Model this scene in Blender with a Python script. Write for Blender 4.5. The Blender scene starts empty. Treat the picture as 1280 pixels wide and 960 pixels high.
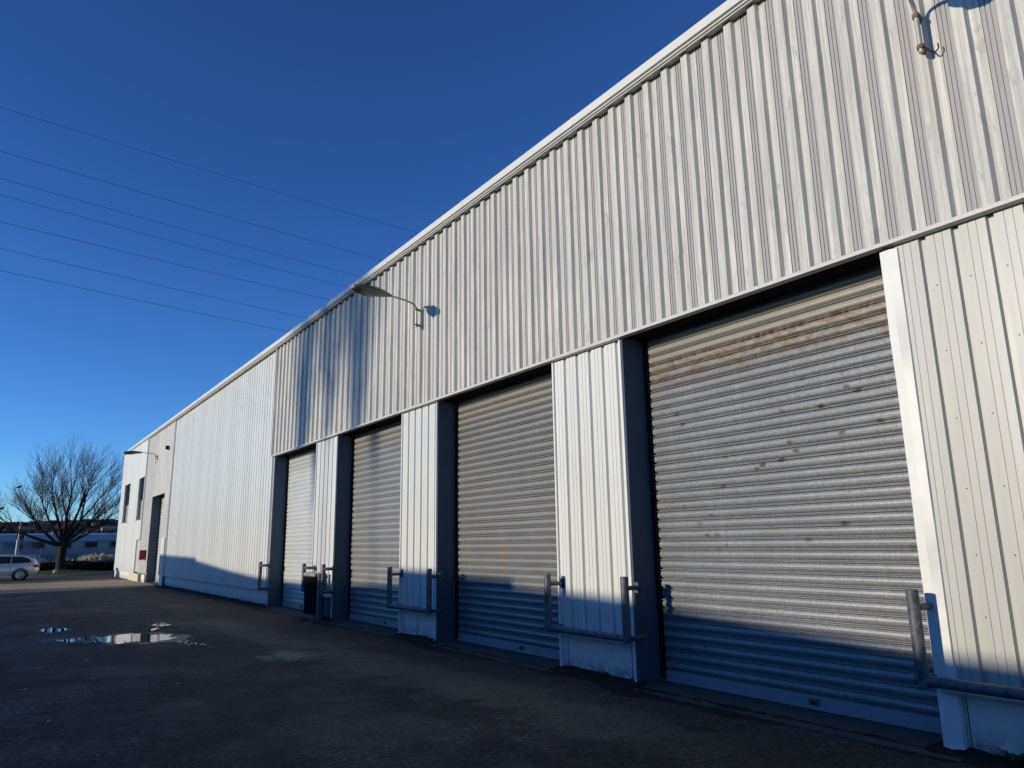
import bpy, math, random
from mathutils import Vector, Matrix
random.seed(7)
C = bpy.context.scene.collection
R = math.radians

# ------------------------------------------------------------------ helpers
class MB:
    """collects faces, then links ONE mesh object"""
    def __init__(s): s.v=[]; s.f=[]; s.m=[]; s.sm=[]
    def add(s, vs, fs, mi=0, smooth=False):
        o=len(s.v); s.v+= [tuple(v) for v in vs]
        for f in fs: s.f.append(tuple(i+o for i in f)); s.m.append(mi); s.sm.append(smooth)
    def box(s, x0,x1,y0,y1,z0,z1, mi=0, bev=0.0):
        if bev<=0:
            vs=[(x,y,z) for x in (x0,x1) for y in (y0,y1) for z in (z0,z1)]
            s.add(vs,[(0,1,3,2),(4,6,7,5),(0,4,5,1),(2,3,7,6),(0,2,6,4),(1,5,7,3)],mi); return
        b=min(bev,(x1-x0)/2.01,(y1-y0)/2.01,(z1-z0)/2.01)
        # bevelled box: each corner gives 3 vertices
        vs=[]; idx={}
        for ix,x in enumerate((x0,x1)):
            for iy,y in enumerate((y0,y1)):
                for iz,z in enumerate((z0,z1)):
                    dx=b if ix==0 else -b; dy=b if iy==0 else -b; dz=b if iz==0 else -b
                    idx[ix,iy,iz]=(len(vs),len(vs)+1,len(vs)+2)
                    vs+= [(x,y+dy,z+dz),(x+dx,y,z+dz),(x+dx,y+dy,z)]
        g=lambda a,b_,c,k: idx[a,b_,c][k]
        fs=[]
        for a in (0,1):
            q=[g(a,0,0,0),g(a,0,1,0),g(a,1,1,0),g(a,1,0,0)]; fs.append(q if a==0 else q[::-1])
            q=[g(0,a,0,1),g(1,a,0,1),g(1,a,1,1),g(0,a,1,1)]; fs.append(q if a==0 else q[::-1])
            q=[g(0,0,a,2),g(0,1,a,2),g(1,1,a,2),g(1,0,a,2)]; fs.append(q if a==0 else q[::-1])
        for a in (0,1):
            for c in (0,1):
                fs.append([g(a,c,0,0),g(a,c,1,0),g(a,c,1,1),g(a,c,0,1)])
                fs.append([g(a,0,c,0),g(a,1,c,0),g(a,1,c,2),g(a,0,c,2)])
                fs.append([g(0,a,c,1),g(1,a,c,1),g(1,a,c,2),g(0,a,c,2)])
                for d in (0,1): fs.append(list(idx[a,c,d]))
        s.add(vs,fs,mi)
    def tube(s, pts, rad, n=10, mi=0, cap=True, smooth=True):
        pts=[Vector(p) for p in pts]
        if not isinstance(rad,(list,tuple)): rad=[rad]*len(pts)
        vs=[]; fs=[]; prev=None
        for i,p in enumerate(pts):
            if i==0: t=pts[1]-pts[0]
            elif i==len(pts)-1: t=pts[-1]-pts[-2]
            else: t=(pts[i+1]-p).normalized()+(p-pts[i-1]).normalized()
            t.normalize()
            if prev is None:
                a=Vector((0,0,1)) if abs(t.z)<.9 else Vector((1,0,0))
                u=t.cross(a).normalized()
            else:
                u=(prev-t*prev.dot(t)).normalized()
            prev=u; w=t.cross(u)
            for k in range(n):
                an=2*math.pi*k/n
                vs.append(p+(u*math.cos(an)+w*math.sin(an))*rad[i])
        for i in range(len(pts)-1):
            for k in range(n):
                a=i*n+k; b=i*n+(k+1)%n
                fs.append((a,b,b+n,a+n))
        s.add(vs,fs,mi,smooth)
        if cap:
            m=len(pts)-1
            s.add(vs[:n],[tuple(range(n))[::-1]],mi); s.add(vs[m*n:],[tuple(range(n))],mi)
    def prism(s, poly, axis, a0, a1, mi=0, smooth=False):
        """poly: list of 2D points, extruded along axis ('x','y','z')"""
        n=len(poly)
        def P(p,a):
            if axis=='x': return (a,p[0],p[1])
            if axis=='y': return (p[0],a,p[1])
            return (p[0],p[1],a)
        vs=[P(p,a0) for p in poly]+[P(p,a1) for p in poly]
        fs=[(i,(i+1)%n,(i+1)%n+n,i+n) for i in range(n)]
        s.add(vs,fs,mi,smooth); s.add(vs,[tuple(range(n))[::-1],tuple(range(n,2*n))],mi)
    def lathe(s, prof, c=(0,0,0), axis='z', n=24, mi=0, smooth=True):
        vs=[];fs=[]
        for r,h in prof:
            for k in range(n):
                a=2*math.pi*k/n; x=r*math.cos(a); y=r*math.sin(a)
                q={'z':(x,y,h),'y':(x,h,y),'x':(h,x,y)}[axis]
                vs.append((c[0]+q[0],c[1]+q[1],c[2]+q[2]))
        for i in range(len(prof)-1):
            for k in range(n):
                a=i*n+k; b=i*n+(k+1)%n; fs.append((a,b,b+n,a+n))
        s.add(vs,fs,mi,smooth)
    def build(s, name, mats, parent=None, fix=True):
        me=bpy.data.meshes.new(name); me.from_pydata(s.v,[],s.f)
        if not isinstance(mats,(list,tuple)): mats=[mats]
        for m in mats: me.materials.append(m)
        me.polygons.foreach_set('material_index',s.m); me.polygons.foreach_set('use_smooth',s.sm)
        me.update()
        if fix:
            import bmesh
            bm=bmesh.new(); bm.from_mesh(me); bmesh.ops.recalc_face_normals(bm,faces=bm.faces); bm.to_mesh(me); bm.free()
        o=bpy.data.objects.new(name,me); C.objects.link(o)
        if parent: o.parent=parent; o.matrix_parent_inverse=Matrix.Translation(parent.location).inverted() if (parent.location.length>0 and getattr(s,'world',True)) else Matrix.Identity(4)
        return o

def tag(o,label=None,cat=None,group=None,kind=None):
    if label: o['label']=label
    if cat: o['category']=cat
    if group: o['group']=group
    if kind: o['kind']=kind
    return o
def thing(name,label,cat,loc=(0,0,0),rz=0,group=None):
    o=bpy.data.objects.new(name,None); C.objects.link(o); o.location=loc; o.rotation_euler=(0,0,rz)
    o.empty_display_size=.2
    return tag(o,label,cat,group)
def local(mb): mb.world=False; return mb
def copy_tree(o,parent=None):
    c=o.copy(); C.objects.link(c)
    if parent: c.parent=parent
    for ch in [x for x in KIDS(o)]: copy_tree(ch,c)
    return c
def KIDS(o): return [x for x in bpy.data.objects if x.parent==o]

# ------------------------------------------------------------------ materials
class NT:
    def __init__(s,name):
        s.mat=bpy.data.materials.new(name); s.mat.use_nodes=True
        s.t=s.mat.node_tree; s.t.nodes.clear()
        s.out=s.n('ShaderNodeOutputMaterial'); s.b=s.n('ShaderNodeBsdfPrincipled')
        s.l(s.b.outputs[0],s.out.inputs[0])
    def n(s,t,**k):
        nd=s.t.nodes.new(t)
        for a,v in k.items(): setattr(nd,a,v)
        return nd
    def l(s,a,b): s.t.links.new(a,b)
    def val(s,x,sock):
        if isinstance(x,(int,float)): sock.default_value=x
        elif isinstance(x,(tuple,list)):
            sock.default_value=tuple(x)+((1,) if len(x)==3 and len(sock.default_value)==4 else ())
        else: s.l(x,sock)
    def pos(s): return s.n('ShaderNodeNewGeometry').outputs['Position']
    def obj(s): return s.n('ShaderNodeTexCoord').outputs['Object']
    def sep(s,v):
        q=s.n('ShaderNodeSeparateXYZ'); s.l(v,q.inputs[0]); return q.outputs
    def mp(s,v,scale=(1,1,1),loc=(0,0,0)):
        q=s.n('ShaderNodeMapping'); s.l(v,q.inputs[0]); q.inputs['Scale'].default_value=scale; q.inputs['Location'].default_value=loc; return q.outputs[0]
    def noise(s,v,scale,detail=4,rough=.55,dist=0):
        q=s.n('ShaderNodeTexNoise'); s.l(v,q.inputs['Vector']); q.inputs['Scale'].default_value=scale
        q.inputs['Detail'].default_value=detail; q.inputs['Roughness'].default_value=rough; q.inputs['Distortion'].default_value=dist
        return q.outputs[0]
    def vor(s,v,scale,feat='F1'):
        q=s.n('ShaderNodeTexVoronoi',feature=feat); s.l(v,q.inputs['Vector']); q.inputs['Scale'].default_value=scale; return q.outputs
    def math(s,op,a,b=0,c=0,clamp=False):
        q=s.n('ShaderNodeMath',operation=op,use_clamp=clamp); s.val(a,q.inputs[0]); s.val(b,q.inputs[1]); s.val(c,q.inputs[2]); return q.outputs[0]
    def ramp(s,f,a,b,smooth=True):
        q=s.n('ShaderNodeMapRange'); q.interpolation_type='SMOOTHSTEP' if smooth else 'LINEAR'
        s.val(f,q.inputs[0]); q.inputs[1].default_value=a; q.inputs[2].default_value=b; q.clamp=True; return q.outputs[0]
    def band(s,f,a0,a1,b0,b1):
        return s.math('MULTIPLY',s.ramp(f,a0,a1),s.math('SUBTRACT',1,s.ramp(f,b0,b1)))
    def mix(s,f,a,b):
        q=s.n('ShaderNodeMix',data_type='RGBA'); s.val(f,q.inputs[0]); s.val(a,q.inputs[6]); s.val(b,q.inputs[7]); return q.outputs[2]
    def mul(s,a,b): return s.math('MULTIPLY',a,b)
    def bump(s,h,strength=.3,dist=.01):
        q=s.n('ShaderNodeBump'); s.l(h,q.inputs['Height']); q.inputs['Strength'].default_value=strength; q.inputs['Distance'].default_value=dist
        s.l(q.outputs[0],s.b.inputs['Normal'])
    def set(s,col=None,rough=None,metal=None,spec=None,coat=None):
        if col is not None: s.val(col,s.b.inputs['Base Color'])
        if rough is not None: s.val(rough,s.b.inputs['Roughness'])
        if metal is not None: s.val(metal,s.b.inputs['Metallic'])
        if spec is not None: s.val(spec,s.b.inputs['Specular IOR Level'])
        if coat is not None: s.val(coat,s.b.inputs['Coat Weight'])
        return s.mat
def plain(name,col,rough=.6,metal=0,var=.12,scale=6,spec=.5,bump=0):
    m=NT(name); p=m.obj(); n=m.noise(p,scale,5)
    c=m.mix(n,tuple(x*(1-var) for x in col),tuple(min(1,x*(1+var)) for x in col))
    if bump: m.bump(m.noise(p,scale*6,4),bump,.01)
    return m.set(c,rough,metal,spec)

def m_new_cladding(name='white_steel',k=1.0):
    m=NT(name); p=m.pos(); z=m.sep(p)
    st=m.noise(m.mp(p,(6,6,.35)),3,5)             # vertical run-off
    bl=m.noise(p,.9,4)
    q=lambda t: tuple(v*k for v in t)
    c=m.mix(st,q((.585,.605,.57)),q((.685,.70,.66))); c=m.mix(m.mul(bl,.3),c,q((.72,.72,.67)))
    sheet=m.noise(m.mp(p,(0,1.05,0)),1,0)
    c=m.mix(m.mul(m.ramp(sheet,.47,.53),.45),c,q((.57,.575,.53)))
    d=m.mul(m.math('SUBTRACT',1,m.ramp(z[2],.45,.95)),m.ramp(m.noise(m.mp(p,(8,8,2)),3,5),.42,.7))
    c=m.mix(m.mul(d,.45),c,(.32,.32,.27))
    g=m.ramp(m.noise(m.mp(p,(14,14,.5)),4,4),.63,.75)
    c=m.mix(m.mul(g,.22),c,(.36,.37,.32))
    m.bump(m.noise(m.mp(p,(3,3,.6)),2.2,2),.12,.02)
    return m.set(c,m.math('ADD',.32,m.mul(st,.2)),0,.45)
def m_old_cladding():
    m=NT('weathered_grey_steel'); p=m.pos(); z=m.sep(p)
    st=m.noise(m.mp(p,(9,9,.22)),3.2,7,.65)
    fine=m.noise(m.mp(p,(30,30,.8)),3,5,.7)
    bl=m.noise(m.mp(p,(1,1,.6)),1.3,5,.6)
    c=m.mix(m.ramp(st,.3,.72),(.39,.385,.355),(.66,.65,.60))
    c=m.mix(m.mul(m.ramp(bl,.4,.7),.6),c,(.43,.425,.405))
    # trough faces (further back) keep a chalky mauve grey coating
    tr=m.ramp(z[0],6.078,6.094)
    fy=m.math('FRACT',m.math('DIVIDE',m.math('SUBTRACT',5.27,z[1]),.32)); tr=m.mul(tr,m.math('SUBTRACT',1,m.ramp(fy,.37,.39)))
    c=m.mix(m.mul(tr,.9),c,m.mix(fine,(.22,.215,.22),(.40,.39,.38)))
    c=m.mix(m.mul(m.ramp(fine,.52,.64),.45),c,(.30,.29,.27))
    smud=m.ramp(m.noise(m.mp(p,(5,5,1.6)),1.6,7,.75,.5),.56,.64); c=m.mix(m.mul(smud,.5),c,(.30,.295,.285))
    c=m.mix(m.mul(m.ramp(m.noise(m.mp(p,(40,40,3)),2,6,.7),.62,.72),.4),c,(.75,.74,.71))
    y=m.math('SUBTRACT',z[1],11.76)                # rust run below each lamp bracket
    y2=m.math('SUBTRACT',z[1],2.49)
    r1=m.math('SUBTRACT',1,m.ramp(m.math('ABSOLUTE',y),.02,.09)); r2=m.math('SUBTRACT',1,m.ramp(m.math('ABSOLUTE',y2),.015,.06))
    rr=m.mul(m.math('MAXIMUM',r1,r2),m.band(z[2],4.3,5.3,5.62,5.66))
    c=m.mix(m.mul(rr,m.math('ADD',.05,m.mul(st,.35))),c,(.42,.30,.20))
    m.bump(m.math('ADD',fine,m.mul(bl,.5)),.12,.006)
    return m.set(c,.62,0,.35)
def m_shutter(name,a,b,kind):
    m=NT(name); p=m.pos(); x,y,z=m.sep(p)
    gal=m.vor(m.mp(p,(1,1,1)),55); sp=m.noise(p,38,6,.7); blot=m.noise(m.mp(p,(1,.8,2.2)),2.1,5,.6)
    c=m.mix(m.ramp(sp,.3,.7),a,b); c=m.mix(m.mul(m.ramp(blot,.35,.7),.3),c,tuple(q*.82 for q in a))
    drip=m.noise(m.mp(p,(5,5,.3)),3,5,.6); c=m.mix(m.mul(m.ramp(drip,.52,.7),.12),c,(.52,.52,.49))
    rough=m.math('ADD',.36,m.mul(sp,.18)); metal=.3
    # the top slats are dull and beige, where they roll under the drum
    top=m.math('MULTIPLY',m.ramp(m.math('ADD',z,m.mul(blot,.25)),3.62,3.8),.8)
    c=m.mix(top,c,(.30,.28,.245) if kind!='pale' else (.5,.5,.46))
    if kind=='rust':
        n1=m.noise(m.mp(p,(1,3.2,8)),3.0,5,.7); n2=m.noise(m.mp(p,(1,7,14)),2.2,4,.6)
        band=m.mul(m.band(m.math('SUBTRACT',z,m.mul(m.math('SUBTRACT',y,4.8),.0)),3.3,3.52,3.68,3.8),m.ramp(n1,.40,.62))
        c=m.mix(m.mul(band,.8),c,m.mix(n2,(.13,.08,.045),(.27,.18,.105)))
        ln=m.mul(m.band(z,3.68,3.70,3.735,3.76),m.ramp(m.noise(m.mp(p,(1,9,2)),3,4,.7),.5,.6)); c=m.mix(m.mul(ln,.9),c,(.14,.07,.035))
        v=m.vor(m.mp(p,(0,3.6,6.5)),1.0); spots=m.mul(m.math('SUBTRACT',1,m.ramp(v[0],.10,.22)),m.ramp(m.noise(m.mp(p,(0,.5,.9),(0,3.3,1.2)),1.6,1),.40,.48))
        spots=m.mul(spots,m.band(z,1.3,1.8,2.9,3.4)); c=m.mix(m.mul(spots,.95),c,(.11,.07,.04))
        e=m.mul(m.ramp(m.noise(m.mp(p,(0,20,40)),1.4,4),.64,.7),m.band(z,1.0,1.4,3.5,3.7)); c=m.mix(m.mul(e,.5),c,(.18,.13,.09))
    if kind=='dabs':
        yy=m.math('ABSOLUTE',m.math('SUBTRACT',y,9.66)); yb=m.math('ABSOLUTE',m.math('SUBTRACT',y,9.98))
        col=m.math('MAXIMUM',m.math('SUBTRACT',1,m.ramp(yy,.03,.12)),m.mul(m.math('SUBTRACT',1,m.ramp(yb,.02,.1)),.8))
        f=m.math('FRACT',m.math('DIVIDE',m.math('SUBTRACT',z,.05),.112))
        dab=m.mul(m.mul(col,m.band(f,.0,.15,.45,.75)),m.mul(m.band(z,1.05,1.2,1.55,1.7),m.ramp(m.noise(p,9,4),.38,.6)))
        c=m.mix(m.mul(dab,.95),c,(.42,.22,.08))
    dirt=m.mul(m.math('SUBTRACT',1,m.ramp(z,.05,.9)),m.ramp(m.noise(m.mp(p,(3,3,1)),3,5),.35,.65))
    c=m.mix(m.mul(dirt,.4),c,(.16,.15,.14))
    m.bump(m.math('ADD',m.mul(gal[0],.4),m.noise(m.mp(p,(1,.6,1)),3,3)),.16,.008)
    return m.set(c,rough,metal,.5)
def m_asphalt():
    m=NT('worn_wet_asphalt'); p=m.pos(); x,y,z=m.sep(p)
    big=m.noise(p,.22,5,.6); mid=m.noise(p,1.1,6,.62,.6); fine=m.noise(p,26,6,.7); grit=m.vor(p,70); grit2=m.vor(m.mp(p,(1,1,1),(3,7,0)),31)
    c=m.mix(m.ramp(mid,.3,.7),(.040,.035,.030),(.096,.084,.070))
    c=m.mix(m.mul(m.ramp(big,.42,.62),.5),c,(.034,.031,.029))
    # brown earth washed towards the warehouse
    near=m.ramp(m.math('ADD',x,m.mul(m.math('SUBTRACT',mid,.5),3.2)),3.0,6.0)
    c=m.mix(m.mul(near,.62),c,m.mix(fine,(.050,.037,.022),(.150,.115,.070)))
    # dusty tyre run lying slantwise across the yard
    d=m.math('SUBTRACT',x,m.math('ADD',4.55,m.mul(m.math('SUBTRACT',y,8),-.07)))
    run=m.mul(m.math('SUBTRACT',1,m.ramp(m.math('ABSOLUTE',m.math('ADD',d,m.mul(m.math('SUBTRACT',mid,.5),1.4))),.18,.75)),m.band(y,3.5,6,15,22))
    c=m.mix(m.mul(run,.8),c,(.19,.165,.12))
    for xc in (1.9,3.55):
        tk=m.math('SUBTRACT',1,m.ramp(m.math('ABSOLUTE',m.math('SUBTRACT',m.math('ADD',x,m.mul(m.math('SUBTRACT',big,.5),1.6)),xc)),.07,.2)); c=m.mix(m.mul(m.mul(tk,m.ramp(mid,.3,.6)),.45),c,(.020,.018,.016))
    oil=m.ramp(m.noise(m.mp(p,(1,1,1),(2,9,0)),.9,4,.6),.63,.69); c=m.mix(m.mul(oil,.6),c,(.014,.013,.012))
    pale=m.mul(m.ramp(m.noise(m.mp(p,(1,.6,1),(6,3,0)),.75,6,.68,.5),.56,.66),m.ramp(fine,.35,.6)); c=m.mix(m.mul(pale,.45),c,(.17,.16,.145))
    # pale powder spill
    q=m.math('POWER',m.math('SUBTRACT',x,3.72),2); q=m.math('ADD',m.mul(q,1.1),m.math('POWER',m.mul(m.math('SUBTRACT',y,11.45),.75),2))
    sp=m.math('SUBTRACT',1,m.ramp(m.math('ADD',q,m.mul(m.noise(p,3.2,5,.65),.8)),.42,.62)); c=m.mix(m.mul(sp,.6),c,(.42,.43,.42))
    # sandy far end, lightened to paint in the strip of sunlight
    sunlit_sand=m.mul(m.band(m.math('ADD',y,m.mul(m.math('SUBTRACT',big,.5),5)),34.5,36.5,44,45.5),m.ramp(mid,.15,.42))
    c=m.mix(m.mul(sunlit_sand,.9),c,(.50,.41,.28))
    # chippings showing in the worn surface
    worn=m.ramp(m.noise(p,.8,5,.65,.5),.5,.66)
    chips=m.mul(m.math('SUBTRACT',1,m.ramp(grit[0],.10,.26)),m.ramp(m.noise(p,55,2),.50,.60))
    c=m.mix(m.mul(chips,m.math('ADD',.22,m.mul(worn,.6))),c,(.22,.22,.22))
    c2=m.mul(m.math('SUBTRACT',1,m.ramp(grit2[0],.05,.13)),m.ramp(m.noise(m.mp(p,(1,1,1),(9,2,0)),12,2),.58,.66)); c=m.mix(m.mul(c2,.6),c,(.20,.19,.17))
    grit3=m.vor(m.mp(p,(1,.7,1),(1,4,0)),17); c3=m.mul(m.math('SUBTRACT',1,m.ramp(grit3[0],.06,.2)),m.ramp(m.noise(m.mp(p,(1,1,1),(5,5,0)),6,4,.7),.5,.62)); c=m.mix(m.mul(c3,m.math('ADD',.15,m.mul(worn,.55))),c,(.17,.17,.17))
    spk=m.ramp(m.noise(p,90,3,.8),.58,.70); c=m.mix(m.mul(spk,m.math('ADD',.12,m.mul(worn,.38))),c,(.20,.20,.20))
    n1=m.noise(p,19,2,.6); n2=m.noise(m.mp(p,(1,1,1),(4,4,4)),43,3,.7); n3=m.noise(m.mp(p,(1,1,1),(8,1,4)),4.2,3,.6)
    tex=m.math('ADD',m.math('ADD',m.mul(n1,.38),m.mul(n2,.44)),m.mul(n3,.18))
    c=m.mix(m.mul(m.math('SUBTRACT',1,m.ramp(tex,.40,.50)),.80),c,(.009,.0075,.0055))
    gr_=m.math('SUBTRACT',1,m.mul(run,.6))
    c=m.mix(m.mul(m.mul(m.ramp(tex,.50,.62),m.math('ADD',.28,m.mul(worn,.65))),gr_),c,m.mix(near,(.34,.31,.27),(.28,.23,.16)))
    # patch repair joints and cracks
    cr=m.vor(m.mp(p,(1,.55,1)),.34,'DISTANCE_TO_EDGE'); ck=m.math('SUBTRACT',1,m.ramp(m.math('ADD',cr[0],m.mul(m.math('SUBTRACT',mid,.5),.05)),.004,.014))
    c=m.mix(m.mul(ck,.12),c,(.018,.018,.018))
    wet=m.ramp(m.noise(p,.5,5,.6,.4),.5,.62); pl=m.mul(wet,m.math('SUBTRACT',1,near))
    rough=m.math('SUBTRACT',m.math('ADD',.78,m.mul(fine,.2)),m.mul(pl,.22))
    m.bump(m.math('ADD',m.math('ADD',m.mul(fine,.7),m.mul(grit[0],1.0)),m.mul(tex,9.0)),1.0,.012)
    return m.set(c,rough,0,.32)
M={}
M['new']=m_new_cladding(); M['cream5']=m_new_cladding('dull_cream_steel',.66); M['old']=m_old_cladding()
M['sh4']=m_shutter('rusty_galvanised_slats',(.19,.202,.21),(.295,.31,.318),'rust')
M['sh3']=m_shutter('dull_grey_slats',(.22,.224,.215),(.30,.305,.295),'dabs')
M['sh2']=m_shutter('beige_grey_slats',(.26,.265,.26),(.345,.35,.345),'plain')
M['sh1']=m_shutter('pale_green_white_slats',(.55,.58,.56),(.68,.70,.68),'pale')
M['asphalt']=m_asphalt()
def m_plinth():
    m=NT('white_painted_plinth'); p=m.pos(); x,y,z=m.sep(p)
    n=m.noise(m.mp(p,(2,2,1.2)),3,6,.6); c=m.mix(n,(.62,.57,.50),(.80,.75,.68))
    d=m.mul(m.math('SUBTRACT',1,m.ramp(z,.02,.26)),m.ramp(m.noise(p,7,5,.7),.35,.62)); c=m.mix(m.mul(d,.75),c,(.12,.11,.09))
    c=m.mix(m.mul(m.ramp(m.noise(m.mp(p,(6,6,.7)),4,4),.58,.7),.3),c,(.33,.33,.31))
    m.bump(n,.15,.01); return m.set(c,.6,0,.4)
M['plinth']=m_plinth()
M['jamb']=plain('blue_grey_painted_jamb',(.062,.088,.12),.6,0,.15,3,.3)
M['trim']=plain('white_trim_steel',(.72,.72,.68),.32,0,.06,2,.5,.06)
def m_dented():
    m=NT('dented_white_corner_trim'); p=m.pos(); w=m.noise(m.mp(p,(1,1,1.6)),2.6,1)
    m.bump(w,.45,.05); return m.set(m.mix(m.noise(p,3,4),(.66,.665,.625),(.76,.765,.72)),.5,0,.4)
M['dent']=m_dented()
M['cap']=plain('pale_roof_edge_steel',(.60,.60,.58),.5,0,.14,1.6)
M['oldtrim']=plain('weathered_drip_trim',(.50,.50,.47),.55,0,.2,5)
M['dark']=plain('dark_recess_paint',(.010,.011,.013),.95,0,.2,3,.05)
M['core']=plain('blockwork',(.25,.25,.25),.9,0,.15,4)
M['roof']=plain('grey_roof_sheet',(.30,.31,.32),.6,0,.1,1)
M['screw']=plain('dark_screw_head',(.06,.05,.045),.5,.5,.1)
def m_pipe():
    m=NT('weathered_blue_grey_pipe'); p=m.pos(); n=m.noise(m.mp(p,(3,3,2)),6,6,.65)
    c=m.mix(m.ramp(n,.3,.7),(.05,.063,.075),(.125,.142,.155)); c=m.mix(m.ramp(m.noise(p,22,5,.7),.62,.7),c,(.36,.36,.34))
    c=m.mix(m.mul(m.ramp(m.noise(p,7,6,.75),.56,.64),.7),c,(.10,.062,.04)); m.bump(n,.3,.004); return m.set(c,.5,.2,.4)
M['pipe']=m_pipe()
M['lamp']=plain('grey_lamp_housing',(.12,.115,.10),.45,.3,.2,6); M['lamp2']=plain('faded_lamp_nose',(.55,.54,.50),.5,0,.15,6)
M['bowl']=plain('smoky_lamp_bowl',(.07,.075,.07),.12,0,.1,6,.6)
M['arm']=plain('galvanised_arm',(.42,.42,.38),.42,.4,.18,9)
M['rust']=plain('rusty_steel',(.20,.11,.06),.8,.1,.4,18)
M['cable']=plain('black_cable',(.01,.01,.011),.7,0,.1)
M['wire']=plain('dull_wire',(.03,.032,.035),.7,0,.1)
M['bark']=plain('dark_bark',(.034,.028,.023),.95,0,.35,5,.2,.6)
M['twig']=plain('brown_twig',(.070,.050,.042),.9,0,.3,3,.2)
M['glass']=plain('dark_window_glass',(.015,.018,.02),.08,0,.1)
M['reveal']=plain('grey_green_reveal',(.16,.18,.17),.6,0,.1,4)
M['red']=plain('faded_red_paint',(.26,.015,.02),.5,0,.2,6)
M['cream']=plain('cream_stone_block',(.55,.50,.36),.8,0,.2,7,.3,.3)
M['conc']=plain('grubby_concrete',(.085,.080,.070),.9,0,.35,5,.2,.5)
M['earth']=plain('damp_earth',(.028,.020,.012),.95,0,.5,8,.2,.8)
M['stone']=plain('loose_stone',(.11,.10,.085),.85,0,.4,3,.3)

# ------------------------------------------------------------------ camera and light
H=1.6
cam=bpy.data.cameras.new('camera'); co=bpy.data.objects.new('camera',cam); C.objects.link(co)
rows=((0.82505595,-0.10680819,-0.55486457),(-0.56482404,-0.18372463,-0.80449926),(-0.01601517,0.97715775,-0.21191093))
co.matrix_world=Matrix(rows).to_4x4(); co.location=(0,0,H)
cam.sensor_width=36; cam.lens=36*913/1280; cam.clip_start=.05; cam.clip_end=6000
bpy.context.scene.camera=co
SUN=Vector((-1,.18,.2)).normalized()
el=math.asin(SUN.z); az=math.atan2(SUN.x,SUN.y)      # azimuth clockwise from +Y
w=bpy.data.worlds.new('World'); bpy.context.scene.world=w; w.use_nodes=True
nt=w.node_tree; nt.nodes.clear()
sky=nt.nodes.new('ShaderNodeTexSky'); sky.sky_type='NISHITA'; sky.sun_disc=False; sky.sun_elevation=el; sky.sun_rotation=az
sky.altitude=0; sky.air_density=.8; sky.dust_density=0; sky.ozone_density=5.1
bg=nt.nodes.new('ShaderNodeBackground'); bg.inputs[1].default_value=.126
wo=nt.nodes.new('ShaderNodeOutputWorld'); gm=nt.nodes.new('ShaderNodeGamma'); gm.inputs[1].default_value=1.32; nt.links.new(sky.outputs[0],gm.inputs[0]); nt.links.new(gm.outputs[0],bg.inputs[0]); nt.links.new(bg.outputs[0],wo.inputs[0])
sl=bpy.data.lights.new('sun','SUN'); sl.energy=3.95; sl.angle=R(.53); sl.color=(1,.885,.70)
so=bpy.data.objects.new('sun',sl); C.objects.link(so); so.rotation_euler=SUN.to_track_quat('Z','Y').to_euler()
sc=bpy.context.scene
sc.view_settings.view_transform='Standard'; sc.view_settings.look='None'; sc.view_settings.gamma=1; sc.view_settings.exposure=0
sc.render.engine='CYCLES'

# ------------------------------------------------------------------ ground and hills
g=MB(); g.add([(-2500,-2500,0),(2500,-2500,0),(2500,3500,0),(-2500,3500,0)],[(0,1,2,3)])
grassland=plain('dull_winter_land',(.045,.045,.028),.95,0,.4,.05)
o=g.build('ground',grassland); tag(o,kind='structure'); o.location.z=-.02
yard=MB(); nx,ny=60,90
vs=[];fs=[]
for j in range(ny+1):
    for i in range(nx+1):
        x=-26+ (32.6)*i/nx; y=-14+70*j/ny
        vs.append((x,y,0))
for j in range(ny):
    for i in range(nx):
        a=j*(nx+1)+i; fs.append((a,a+1,a+nx+2,a+nx+1))
yard.add(vs,fs); o=yard.build('yard_paving',M['asphalt'],fix=False); tag(o,kind='structure')
road=MB(); road.add([(6.6,49,0),(30,49,0),(30,56,0),(6.6,56,0)],[(0,1,2,3)]); o=road.build('road',M['asphalt'],fix=False); tag(o,kind='structure')

def fbm(x,y):
    return math.sin(x*.013+y*.007)*.5+math.sin(x*.031-1.3)*.25+math.sin(x*.071+y*.02+2)*.12+math.sin(x*.17+4)*.06
hill=MB(); vs=[];fs=[]; nx,ny=220,16
for j in range(ny+1):
    for i in range(nx+1):
        x=-1100+2200*i/nx; t=j/ny; y=420+500*t
        prof=math.sin(min(1,t*1.15)*math.pi/2)
        vs.append((x,y,-1+prof*(27.5+3*fbm(x,y))))
for j in range(ny):
    for i in range(nx):
        a=j*(nx+1)+i; fs.append((a,a+1,a+nx+2,a+nx+1))
hill.add(vs,fs,0,True)
def m_hill():
    m=NT('wooded_hillside'); p=m.pos(); n=m.noise(m.mp(p,(1,1,1.5)),.035,6,.7); n2=m.noise(p,.18,5,.7)
    c=m.mix(m.ramp(n,.4,.62),(.022,.024,.020),(.055,.052,.045)); c=m.mix(m.mul(m.ramp(n2,.5,.65),.5),c,(.03,.035,.045)); return m.set(c,.95,0,.1)
o=hill.build('hills',m_hill(),fix=False); tag(o,kind='structure')

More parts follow.
